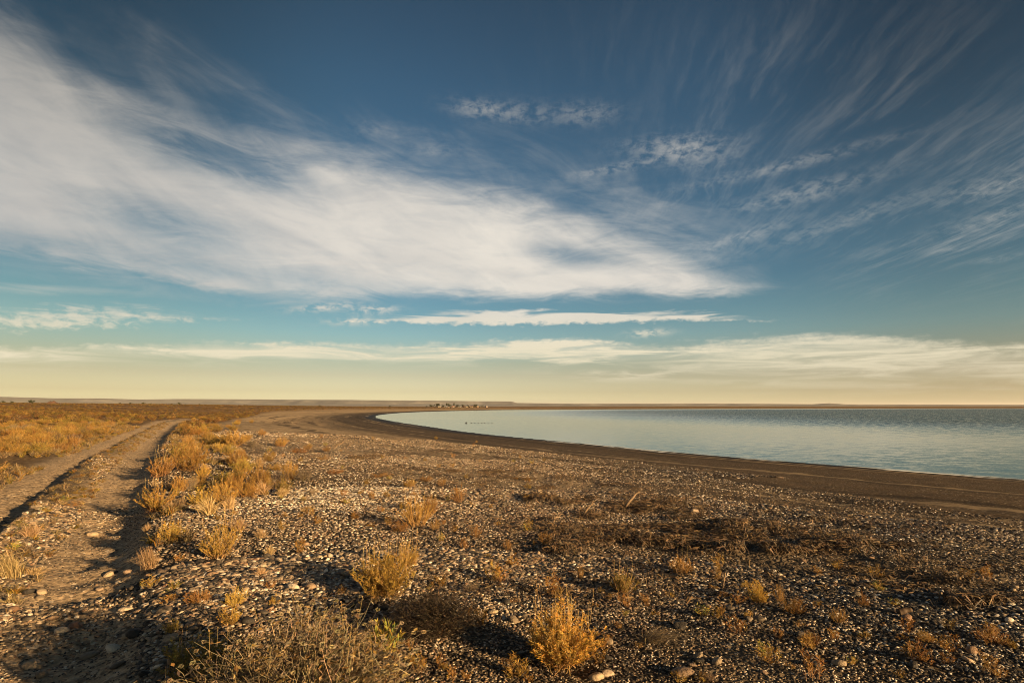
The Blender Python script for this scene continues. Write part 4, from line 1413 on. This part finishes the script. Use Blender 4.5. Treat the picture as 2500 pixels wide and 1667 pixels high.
pts, rots, scls, idx = [], [], [], []
WHITE_AT = hit(850, 1195)[:2]                     # the patch of pale shells in the middle of the shingle
def pebbles(n, r0, r1, a0, a1, seed, smin, smax, powr, base):
    gg = np.random.default_rng(seed)
    x, y = scatter(n, r0, r1, a0, a1, seed)
    z, s, t, u = terrain(x, y)
    sc = scrub_weight(x, y, z, s, u)
    cob = fbm(x / 2.6, y / 2.6, 3, 81) + .5
    left = sstep(1.2, -2.2, x) * sstep(11, 5, y)              # larger cobbles by the track
    track = (u > -.30) & (u < .55) | (u > 1.15) & (u < 2.3)
    # sorted by the waves: coarse and fine bands along the shore, pockets of sand and dust
    bnd = fbm(s / 1.6 + 1.2 * fbm(x / 4, y / 4, 2, 84), t / 16, 3, 83) + .5
    pocket = fbm(x / 1.1, y / 1.1, 3, 85) + .5
    size = smin + (smax - smin) * gg.random(n) ** (powr + 1.2 * (bnd - .5))
    size = size * (.42 + .56 * cob + .5 * bnd) * (1 + .50 * left) * np.where(track, .45, 1.0)
    edge = 17.5 + 9.5 * sstep(26, 6, y) * sstep(-2, 6, x) + 5 * (bnd - .5)
    keep = (s > edge) & (gg.random(n) < np.clip(1.25 - sc, .12, 1)) & (gg.random(n) < np.where(track, .42, 1.0)) & (gg.random(n) < .34 + .66 * sstep(.28, .46, pocket + .25 * (bnd - .5) + .06 * left))
    m_ = keep
    k_ = int(m_.sum())
    tilt = .25
    rots.append(np.stack([gg.normal(0, tilt, k_), gg.normal(0, tilt, k_), gg.uniform(0, 6.28, k_)], 1))
    sz = size[m_]
    pts.append(np.stack([x[m_], y[m_], z[m_] + sz * .06], 1))
    scls.append(np.stack([sz * gg.uniform(.85, 1.35, k_), sz * gg.uniform(.7, 1.1, k_), sz * gg.uniform(.7, 1.25, k_)], 1))
    dk = np.clip(.05 + .78 * sstep(-.8, 3.4, x[m_] - .08 * y[m_]) + .9 * (bnd[m_] - .5), .05, .93)  # more grey stones to the right, also painting in the dim lower corner
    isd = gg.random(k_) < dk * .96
    wx, wy = WHITE_AT
    ws = .62 * np.exp(-(((x[m_] - wx) / 1.5) ** 2 + ((y[m_] - wy) / 2.2) ** 2)) + .12 * sstep(.56, .70, fbm(x[m_] / 1.7, y[m_] / 1.7, 3, 88) + .5)
    isw = gg.random(k_) < ws
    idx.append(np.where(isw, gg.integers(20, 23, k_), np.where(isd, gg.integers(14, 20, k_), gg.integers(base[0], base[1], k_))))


pebbles(80000, 2.2, 6.0, -52, 52, 31, .013, .066, 2.3, (0, 14))
pebbles(92000, 5.6, 11, -50, 50, 32, .020, .072, 1.9, (4, 14))
pebbles(60000, 10.5, 20, -36, 50, 33, .032, .085, 1.4, (8, 14))
pebbles(42000, 19, 38, -32, 46, 34, .05, .12, 1.4, (8, 14))
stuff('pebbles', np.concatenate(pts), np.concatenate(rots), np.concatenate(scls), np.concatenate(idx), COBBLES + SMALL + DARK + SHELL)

G_ST = 'larger loose stones on the shingle'
STONES = [(1659, 1531, 38, 1, 'pale angular broken rock on dark pebbles beside the flat dead grass'), (1668, 1646, 50, 0, 'broad grey stone half buried among pebbles at the bottom right'),
          (1456, 1655, 36, 0, 'pale oblong stone at the foot of the bright golden shrub'), (1703, 1603, 26, 1, 'cream rounded rock sitting above the broad grey stone'),
          (1960, 1552, 26, 0, 'grey cobble beside the low amber plants on the right'), (183, 1530, 34, 0, 'long brown cobble lying alone in the shaded rut'),
          (330, 1550, 36, 0, 'pale cobble at the edge of the shaded rut'), (217, 1603, 34, 0, 'reddish brown cobble in the deepest shade of the track'),
          (402, 1494, 32, 0, 'tan cobble lit by the sun between track and shrubs'), (490, 1469, 24, 0, 'rust brown cobble beside a low amber plant'),
          (655, 1490, 24, 0, 'dark red cobble near the stalky yellow plant'), (800, 1369, 26, 0, 'flat pale slab among cobbles, left of the big golden shrub'),
          (416, 1562, 34, 1, 'grey pink rock beside the olive plant'), (1696, 1251, 24, 1, 'brown stump like rock on the seaweed'),
          (1690, 1625, 22, 0, 'brown round cobble by the broad grey stone'), (225, 1306, 26, 0, 'pale cobble lying alone on the gravel of the track')]
for x, y, wd_, rk, lab in STONES:
    p = hit(x, y)
    o = link('stone', (ROCKS if rk else COBBLES)[random.randrange(3 if rk else 8)])
    w_ = px_m(wd_, p.y)
    o.location = p + Vector((0, 0, w_ * .10)); o.rotation_euler = (random.gauss(0, .15), random.gauss(0, .15), random.uniform(-.6, .6)); o.scale = (w_, w_, w_)
    tag(o, lab, 'stone', G_ST)
nst = 0
while nst < 130:
    x = random.uniform(430, 2480) if random.random() < .85 else random.uniform(60, 430); y = random.uniform(1330, 1655)
    if x > 900 and random.random() < .35:
        continue
    p = hit(x, y)
    if p is None:
        continue
    nst += 1
    o = link('stone', COBBLES[random.randrange(8)])
    w_ = random.uniform(.055, .10) * (1.0 if x < 900 else .8)
    o.location = p + Vector((0, 0, w_ * .12)); o.rotation_euler = (random.gauss(0, .2), random.gauss(0, .2), random.uniform(0, 6.28)); o.scale = (w_, w_, w_)
    tag(o, 'smooth rounded cobble lying loose among the smaller shingle pebbles', 'stone', 'rounded cobbles scattered over the shingle')

# ------------------------------------------------------------------ driftwood and seaweed
mw, tw, pw = new_mat('bleached wood')
nn_ = tw.noise(tw.vmul(tw.new('ShaderNodeTexCoord').outputs['Object'], (3, 30, 30)), 1.0, 5, .6)
tw.put(pw.inputs['Base Color'], tw.ramp(nn_, [(.3, (.10, .066, .038)), (.7, (.27, .19, .115))])); pw.inputs['Roughness'].default_value = .8


def drift(x0, y0, x1, y1, rad, lab, lift=0.05, twigs=2, seed=0, mat=None):
    random.seed(900 + seed)
    a = hit(x0, y0); b = hit(x1, y1) if lift < .2 else None
    if b is None:
        px, py = x1, y1
        aa, yy, zz = ray(px, py); k = a.y / yy
        b = Vector((aa * k, a.y, CAM_H + zz * k))
    a = a + Vector((0, 0, rad * .6)); b = b + Vector((0, 0, rad + min(lift, .2) * .3))
    L = (b - a).length
    M = MB()
    pts = []
    for i in range(7):
        f = i / 6
        pts.append(Vector((0, 0, 0)) + (b - a) * f + Vector((random.gauss(0, .03), random.gauss(0, .03), math.sin(f * 3.1) * lift * .4 + random.gauss(0, .01))) * L * (0 < i < 6))
    M.tube(pts, rad, rad * .45, 6)
    for k in range(twigs):
        p, d = on_path(pts, random.uniform(.3, .9))
        e = p + (d.normalized() + Vector((random.gauss(0, .6), random.gauss(0, .6), random.uniform(.1, .6)))).normalized() * L * random.uniform(.2, .45)
        M.tube([p, (p + e) * .5 + Vector((0, 0, .02)), e], rad * .45, rad * .18, 5)
    o = link('driftwood', M.mesh('driftwood', mat or mw, True)); o.location = a
    tag(o, lab, 'driftwood', 'driftwood along the seaweed line')


drift(1527, 1240, 1563, 1214, .026, 'thick forked driftwood branch sticking up from the dark seaweed', .3, 2, 1)
drift(1424, 1259, 1452, 1241, .018, 'thin pale driftwood stick leaning beside a longer one left of the branch', .3, 1, 2)
drift(1428, 1260, 1462, 1254, .016, 'thin pale driftwood stick lying flat left of the thick branch', .05, 1, 3)
drift(1342, 1291, 1362, 1272, .016, 'curved pale driftwood twig on the white shingle', .15, 2, 4)
drift(1765, 1436, 1772, 1418, .010, 'short bleached driftwood peg standing among small plants', .3, 0, 5)
drift(814, 1096, 838, 1086, .025, 'bleached driftwood twigs on gravel beyond the white pebble patch', .2, 4, 6)
drift(848, 1093, 862, 1085, .018, 'small upright driftwood twig right of the bleached twigs', .3, 2, 7)
drift(2194, 1500, 2228, 1503, .028, 'short thick brown driftwood log on the dim shingle', .05, 0, 8, plain_mat('brown wood', (.055, .032, .016)))
random.seed(77)


def build_seaweed():
    m, t, p = new_mat('seaweed')
    p.inputs['Roughness'].default_value = .7
    c = t.attr('tone', 'Color'); t.put(p.inputs['Base Color'], c)
    M = MB()
    patches = [(1560, 1245, 150, 22, 420), (1700, 1290, 260, 26, 620), (1560, 1310, 220, 22, 480), (1800, 1330, 240, 14, 500), (1440, 1225, 120, 14, 260), (1900, 1345, 160, 10, 250), (1270, 1215, 120, 10, 200), (980, 1100, 160, 5, 220), (1130, 1150, 160, 8, 260),
               (900, 1118, 120, 6, 160), (1400, 1190, 160, 8, 240), (2080, 1330, 200, 8, 260), (1330, 1350, 80, 12, 160), (2200, 1430, 160, 16, 160), (2380, 1480, 90, 20, 120), (1250, 1170, 140, 6, 180), (700, 1075, 130, 4, 120), (1500, 1270, 420, 60, 500), (1900, 1300, 420, 50, 420), (1150, 1180, 400, 50, 420), (850, 1110, 260, 25, 260), (2200, 1400, 300, 60, 260), (1400, 1420, 400, 60, 200), (1000, 1060, 300, 10, 160)]
    k_ = 0
    for X, Y, rx_, ry_, n in patches:
        for _ in range(int(n * 4.6)):
            px = random.gauss(X, rx_ * .5); py = random.gauss(Y, ry_ * .55)
            if vnoise(np.array([px / 46.0]), np.array([py / 9.0]), 91)[0] < .45:
                continue
            k_ += 1
            a, yv, zv = ray(px, py)
            q = hit_fast(px, py)
            if q is None:
                continue
            L = random.uniform(.05, .16); ang_ = random.gauss(2.5, .8)
            d = Vector((math.cos(ang_), math.sin(ang_), 0)); sd2 = Vector((-d.y, d.x, 0))
            base = Vector(q)
            mound = max(0.0, vnoise(np.array([base.x / .55]), np.array([base.y / .55]), 93)[0] - .35) * .16
            base.z += mound * random.uniform(.5, 1)
            hh = random.uniform(.004, .035)
            pp = [base - d * L * .5 + Vector((0, 0, .004 - mound * .4)), base - d * L * .2 + sd2 * random.gauss(0, .03) + Vector((0, 0, hh)), base + d * L * .2 + sd2 * random.gauss(0, .03) + Vector((0, 0, hh * random.uniform(.6, 1.2))), base + d * L * .5 + Vector((0, 0, .004 - mound * .4))]
            col = jit(random.choice([(.062, .038, .018), (.125, .078, .034), (.030, .021, .013), (.10, .062, .028)]), .2)
            wv = random.uniform(.003, .007)
            s3 = (sd2 + Vector((0, 0, random.gauss(0, .5)))).normalized()
            vs = []
            for i, pnt in enumerate(pp):
                ww = wv * (.5 if i in (0, 3) else 1)
                vs += [pnt + s3 * ww, pnt - s3 * ww]
            M.add(vs, [(0, 1, 3, 2), (2, 3, 5, 4), (4, 5, 7, 6)], col)
    tag(link('seaweed', M.mesh('seaweed', m)), kind='stuff')


_gx = np.linspace(500, 2500, 220); _gy = np.concatenate([np.linspace(1050, 1200, 60), np.linspace(1205, 1560, 70)])
_cache = {}


def hit_fast(px, py):
    key = (round(px / 10), round(py / 2.5))
    if key not in _cache:
        _cache[key] = hit(key[0] * 10, key[1] * 2.5)
    b = _cache[key]
    if b is None:
        return None
    x, y = at_level(px, py, b.z)
    return (x, y, b.z)


build_seaweed()

# white foam and wet glints left along the water's edge
def build_foam():
    m, t, p = new_mat('foam')
    p.inputs['Base Color'].default_value = (.72, .74, .72, 1); p.inputs['Roughness'].default_value = .35
    M = MB()
    random.seed(33)
    for k in range(150):
        tt = random.uniform(0, 1) ** 1.2
        i = random.uniform(4, 17)
        f = i - int(i); a = SH[int(i)]; b = SH[int(i) + 1]
        d = Vector((b[0] - a[0], b[1] - a[1], 0)).normalized(); nl = Vector((-d.y, d.x, 0))
        c0 = Vector((a[0] + (b[0] - a[0]) * f, a[1] + (b[1] - a[1]) * f, 0)) + nl * (random.uniform(.6, 3.4))
        if vnoise(np.array([i * 3.1]), np.array([2.0]), 95)[0] < .54:
            continue
        L = random.uniform(.9, 4.5); wv = random.uniform(.08, .34)
        n = 9; vs = []
        for q in range(n):
            g_ = q / (n - 1) - .5
            c = c0 + d * (g_ * L) + nl * (random.gauss(0, .04))
            ww = wv * math.sqrt(max(0, 1 - (2 * g_) ** 2)) * random.uniform(.5, 1.3) + .004
            for sgn in (1, -1):
                e = c + nl * ww * sgn
                e.z = zat(e.x, e.y) + .03
                vs.append(e)
        M.add(vs, [(2 * q, 2 * q + 1, 2 * q + 3, 2 * q + 2) for q in range(n - 1)])
    tag(link('foam', M.mesh('foam', m)), kind='stuff')


build_foam()

# ------------------------------------------------------------------ birds on the water
mb_, tb, pb = new_mat('dark feathers'); pb.inputs['Base Color'].default_value = (.03, .03, .032, 1); pb.inputs['Roughness'].default_value = .7


def bird_mesh(wing):
    import bmesh
    bm = bmesh.new()
    bmesh.ops.create_uvsphere(bm, u_segments=16, v_segments=10, radius=.5)
    for v in bm.verts:
        x, y, z = v.co
        tail = max(0, -x - .25)
        v.co = (x * 1.0, y * .46 * (1 - tail), z * .36 * (1 - .9 * tail) + .10 + tail * .16)
    def seg(pts, rads):
        prev = None
        for p_, r_ in zip(pts, rads):
            ring = [bm.verts.new((p_[0] + r_ * .4 * math.cos(a), p_[1] + r_ * math.sin(a), p_[2] + r_ * math.cos(a) * .8)) for a in [k * math.pi / 4 for k in range(8)]]
            if prev:
                for k in range(8):
                    bm.faces.new((prev[k], prev[(k + 1) % 8], ring[(k + 1) % 8], ring[k]))
            prev = ring
        bm.faces.new(prev)
    seg([(.30, 0, .16), (.40, 0, .34), (.42, 0, .50), (.47, 0, .60), (.56, 0, .60), (.62, 0, .56), (.74, 0, .53)], [.12, .075, .07, .105, .09, .04, .012])
    if wing:
        for sgn in (1, -1):
            w0 = [(.18, .12 * sgn, .26), (-.22, .12 * sgn, .24), (-.42, .38 * sgn, .62), (-.05, .42 * sgn, .74), (.12, .30 * sgn, .55)]
            a_ = [bm.verts.new(c) for c in w0]; b_ = [bm.verts.new((c[0], c[1], c[2] - .03)) for c in w0]
            bm.faces.new(a_); bm.faces.new(b_[::-1])
            for k in range(5):
                bm.faces.new((a_[k], b_[k], b_[(k + 1) % 5], a_[(k + 1) % 5]))
    me = bpy.data.meshes.new('bird'); bm.to_mesh(me); bm.free(); me.shade_smooth(); me.materials.append(mb_)
    return me


B0, B1 = bird_mesh(False), bird_mesh(True)
for k, (x, y) in enumerate([(1138, 1033), (1151, 1032.5), (1159, 1033), (1168, 1033), (1176, 1033), (1183, 1032.8), (1192, 1033.5), (1201, 1033.5)]):
    X, Y = at_level(x, y, ZW)
    o = link('bird', B1 if k == 0 else B0); o.location = (X, Y, ZW + .02); sc_ = .5 if k == 0 else random.uniform(.34, .42)
    o.scale = (sc_, sc_, sc_ * .62); o.rotation_euler = (0, 0, random.choice([0, .3, -.3, 2.9]))
    if k == 0:
        tag(o, 'largest dark bird with raised wings, floating first in the line on the lake', 'bird', 'birds floating on the lake')
    else:
        tag(o, 'small dark bird floating in the line behind the largest one on the lake', 'bird', 'birds floating on the lake')

# ------------------------------------------------------------------ the far shore: settlement and trees
def far(px, dist):
    a = math.atan2(px - 1250, FPX)
    x, y = dist * math.sin(a), dist * math.cos(a)
    return Vector((x, y, zat(x, y)))


M_WHITE = plain_mat('white wall', (.22, .205, .175)); M_CREAM = plain_mat('cream wall', (.20, .155, .09)); M_ROOFG = plain_mat('grey roof', (.20, .20, .21)); M_ROOFR = plain_mat('red roof', (.24, .10, .07))
M_PANE = plain_mat('dark pane', (.03, .035, .04), .2); M_METAL = plain_mat('pale metal', (.5, .5, .5), .5)


def box(M, x0, x1, y0, y1, z0, z1):
    M.add([(x0, y0, z0), (x1, y0, z0), (x1, y1, z0), (x0, y1, z0), (x0, y0, z1), (x1, y0, z1), (x1, y1, z1), (x0, y1, z1)], [(3, 2, 1, 0), (4, 5, 6, 7), (0, 1, 5, 4), (1, 2, 6, 5), (2, 3, 7, 6), (3, 0, 4, 7)])


def house(px, dist, wpx, hpx, wall, roof, lab, pitch=.28, dz=0):
    p = far(px, dist)
    Wd = wpx * dist / FPX; Ht = hpx * dist / FPX; Dp = max(4.0, Wd * .7)
    r = bpy.data.objects.new('house', None); COL.objects.link(r); r.location = p; r.rotation_euler = (0, 0, random.uniform(-.3, .3))
    tag(r, lab, 'house', 'houses of the settlement across the lake')
    M = MB(); box(M, -Wd / 2, Wd / 2, -Dp / 2, Dp / 2, -.5, Ht * (1 - pitch)); link('wall', M.mesh('wall', wall), r)
    M = MB(); z0 = Ht * (1 - pitch) + .003; e = .25
    vs = [(-Wd / 2 - e, -Dp / 2 - e, z0), (Wd / 2 + e, -Dp / 2 - e, z0), (Wd / 2 + e, Dp / 2 + e, z0), (-Wd / 2 - e, Dp / 2 + e, z0), (-Wd / 2 - e, 0, Ht), (Wd / 2 + e, 0, Ht)]
    M.add(vs, [(0, 1, 5, 4), (2, 3, 4, 5), (1, 2, 5), (3, 0, 4), (3, 2, 1, 0)]); link('roof', M.mesh('roof', roof), r)
    hw = Ht * (1 - pitch)
    for k in range(max(1, int(Wd / 2.2))):
        cx = -Wd / 2 + (k + .5) * Wd / max(1, int(Wd / 2.2))
        M = MB()
        if k == 1 or Wd < 2.5:
            box(M, cx - .4, cx + .4, -Dp / 2 - .03, -Dp / 2 + .02, 0.02, hw * .72); link('door', M.mesh('door', M_ROOFR), r)
        else:
            box(M, cx - .35, cx + .35, -Dp / 2 - .03, -Dp / 2 + .02, hw * .38, hw * .72); link('window', M.mesh('window', M_PANE), r)


HOUSES = [(1073, 740, 6.0, 3.2, M_CREAM, M_ROOFG, 'grey roofed shed under the round tree by the mast'), (1089, 720, 5.0, 3.6, M_WHITE, M_ROOFG, 'white house first to the right of the mast'),
          (1096, 715, 3.6, 2.4, M_WHITE, M_ROOFG, 'low white house next to the first white one'), (1107, 715, 4.6, 4.0, M_WHITE, M_ROOFR, 'taller white house in front of the pointed trees'),
          (1124, 715, 6.0, 3.2, M_WHITE, M_ROOFG, 'long white house between the pointed trees and the cream row'), (1133, 715, 2.4, 3.0, M_WHITE, M_ROOFR, 'narrow white house beside the long white one'),
          (1140, 712, 6.0, 3.0, M_CREAM, M_ROOFG, 'low cream house starting the cream row'), (1147, 715, 3.0, 4.8, M_CREAM, M_ROOFG, 'tall narrow cream house in the cream row'),
          (1152, 710, 6.0, 3.2, M_CREAM, M_ROOFR, 'wide cream house ending the cream row'), (1167, 715, 4.0, 4.6, M_CREAM, M_ROOFG, 'tall cream house right of the dark hedge tree'),
          (1175, 715, 6.0, 3.0, M_CREAM, M_ROOFG, 'wide low cream house near the end of the settlement'), (1188, 708, 4.4, 4.2, M_WHITE, M_ROOFG, 'white house standing alone at the end of the settlement')]
for h in HOUSES:
    house(*h)

p = far(1077.5, 745)
M = MB(); M.tube([(0, 0, 0), (0, 0, 2.5), (0, 0, 5.6)], .16, .10, 8); r = link('mast', M.mesh('mast', M_METAL)); r.location = p
tag(r, 'tall thin pale mast rising over the settlement trees', 'mast')
M = MB(); M.tube([(-.5, 0, 5.2), (0, 0, 5.2), (.5, 0, 5.2)], .06, .06, 6); link('crossarm', M.mesh('crossarm', M_METAL), r)

M_FARLEAF = plant_mat('tree leaf', .7, .1, .15)


def tree_meshes(seed, slim):
    random.seed(seed)
    C, T = MB(), MB()
    T.tube([(0, 0, -.05), (.01, 0, .2), (0, .01, .5)], .045, .02, 6, (.10, .07, .05))
    for k in range(5):
        a = random.uniform(0, 6.28); T.tube([(0, 0, .25), (math.cos(a) * .12, math.sin(a) * .12, .45), (math.cos(a) * .25 * slim, math.sin(a) * .25 * slim, .65)], .02, .008, 4, (.10, .07, .05))
    cl = [(Vector((random.gauss(0, .19) * slim, random.gauss(0, .19) * slim, random.uniform(.32, .85))), random.uniform(.12, .22)) for _ in range(12)]
    for _ in range(900):
        c, r_ = random.choice(cl)
        d = Vector((random.gauss(0, 1), random.gauss(0, 1), random.gauss(0, 1))).normalized() * r_ * random.random() ** .4
        d.x *= slim; d.y *= slim
        C.leaf(c + d, Vector((random.gauss(0, 1), random.gauss(0, 1), random.gauss(0, 1))), .09, .05, jit(random.choice([(.045, .055, .02), (.06, .065, .025), (.035, .04, .018)]), .25))
    return C.mesh('crown', M_FARLEAF), T.mesh('trunk', M_STEM)


TR = [tree_meshes(950, 1.0), tree_meshes(951, 1.0), tree_meshes(952, .5), tree_meshes(953, 1.0)]


def tree(px, dist, wpx, hpx, lab, v=0, name='tree', group='trees of the settlement across the lake', cat='tree'):
    r = bpy.data.objects.new(name, None); COL.objects.link(r); r.location = far(px, dist)
    k = dist / FPX
    r.scale = (wpx * k * 1.15, wpx * k * 1.15, hpx * k * 1.3); r.rotation_euler = (0, 0, random.uniform(0, 6))
    link('crown', TR[v][0], r); link('trunk', TR[v][1], r)
    tag(r, lab, cat, group)


TREES = [(1054, 760, 10, 5.5, 'rounded dark tree at the left end of the settlement', 0), (1068.5, 765, 12, 8.0, 'largest round dark tree, left of the mast', 1), (1083, 760, 9, 4.5, 'low dark tree just right of the mast', 3),
         (1091.5, 760, 6, 8.5, 'first pointed dark tree right of the mast', 2), (1098, 762, 11, 7.5, 'broad dark tree joined to the first pointed one', 0), (1109, 765, 6.5, 8.5, 'second pointed dark tree, above the taller white house', 2),
         (1117, 760, 11, 5.0, 'low spreading dark tree behind the long white house', 1), (1131, 760, 12, 5.5, 'wide dark tree behind the narrow white house', 3), (1146, 760, 12, 4.8, 'wide low dark tree behind the cream row', 0),
         (1160, 755, 12, 5.8, 'dark hedge like tree at the end of the cream row', 1), (1177, 758, 9, 4.2, 'small dark tree behind the wide low cream house', 3), (1043, 760, 7, 2.6, 'small bush like tree apart at the left of the settlement', 3)]
for px, d, w_, h_, lab, v in TREES:
    tree(px, d, w_, h_, lab, v)
G_FB = 'dark lone bushes on the skyline of the plain'
FB = [(83, 430, 13, 8, 'largest dark round bush on the skyline at the far left', 0), (14, 440, 9, 5, 'dark bush on the skyline nearest the left edge', 1), (36, 440, 9, 4.5, 'low dark bush between the edge bush and the largest one', 3), (298, 470, 6, 3.5, 'small dark bush on the skyline, left of the two close ones', 0),
      (324, 470, 8, 4, 'low dark bush, first of the two close ones', 3), (355, 470, 7.5, 5, 'round dark bush, second of the two close ones', 1), (373, 475, 5, 3, 'tiny dark bush right of the two close ones', 0), (424, 480, 6, 3, 'tiny dark bush left of the slanted one', 3),
      (443, 480, 8, 5.5, 'slanted dark bush on the skyline above the end of the track', 0), (492, 490, 5, 3, 'tiny dark bush right of the slanted one', 1), (784, 560, 7, 4.0, 'lone dark bush on the skyline behind the bay head', 0), (894, 600, 4, 2.5, 'tiny dark bush between the bay head and the settlement', 3), (954, 640, 5, 4, 'small dark bush left of the settlement on open plain', 1)]
for px, d, w_, h_, lab, v in FB:
    tree(px, d, w_ * .8, h_ * .72, lab, v, 'bush', G_FB, 'bush')

# the low reddish mound on the skyline
M = MB(); vs = []
for i in range(9):
    for j in range(17):
        x = (j / 8 - 1); y = (i / 4 - 1)
        q = max(0, 1 - math.hypot(x, y)); vs.append((x, y, q ** 1.3 * (1 + .3 * math.sin(j * 1.7 + i)) - .04))
M.add(vs, [(i * 17 + j, i * 17 + j + 1, (i + 1) * 17 + j + 1, (i + 1) * 17 + j) for i in range(8) for j in range(16)])
o = link('mound', M.mesh('mound', plain_mat('red earth', (.13, .07, .04)), True)); o.location = far(134, 420); o.scale = (14 * 420 / FPX, 5, 6.5 * 420 / FPX)
tag(o, 'low reddish earth mound on the skyline at the far left', 'mound')
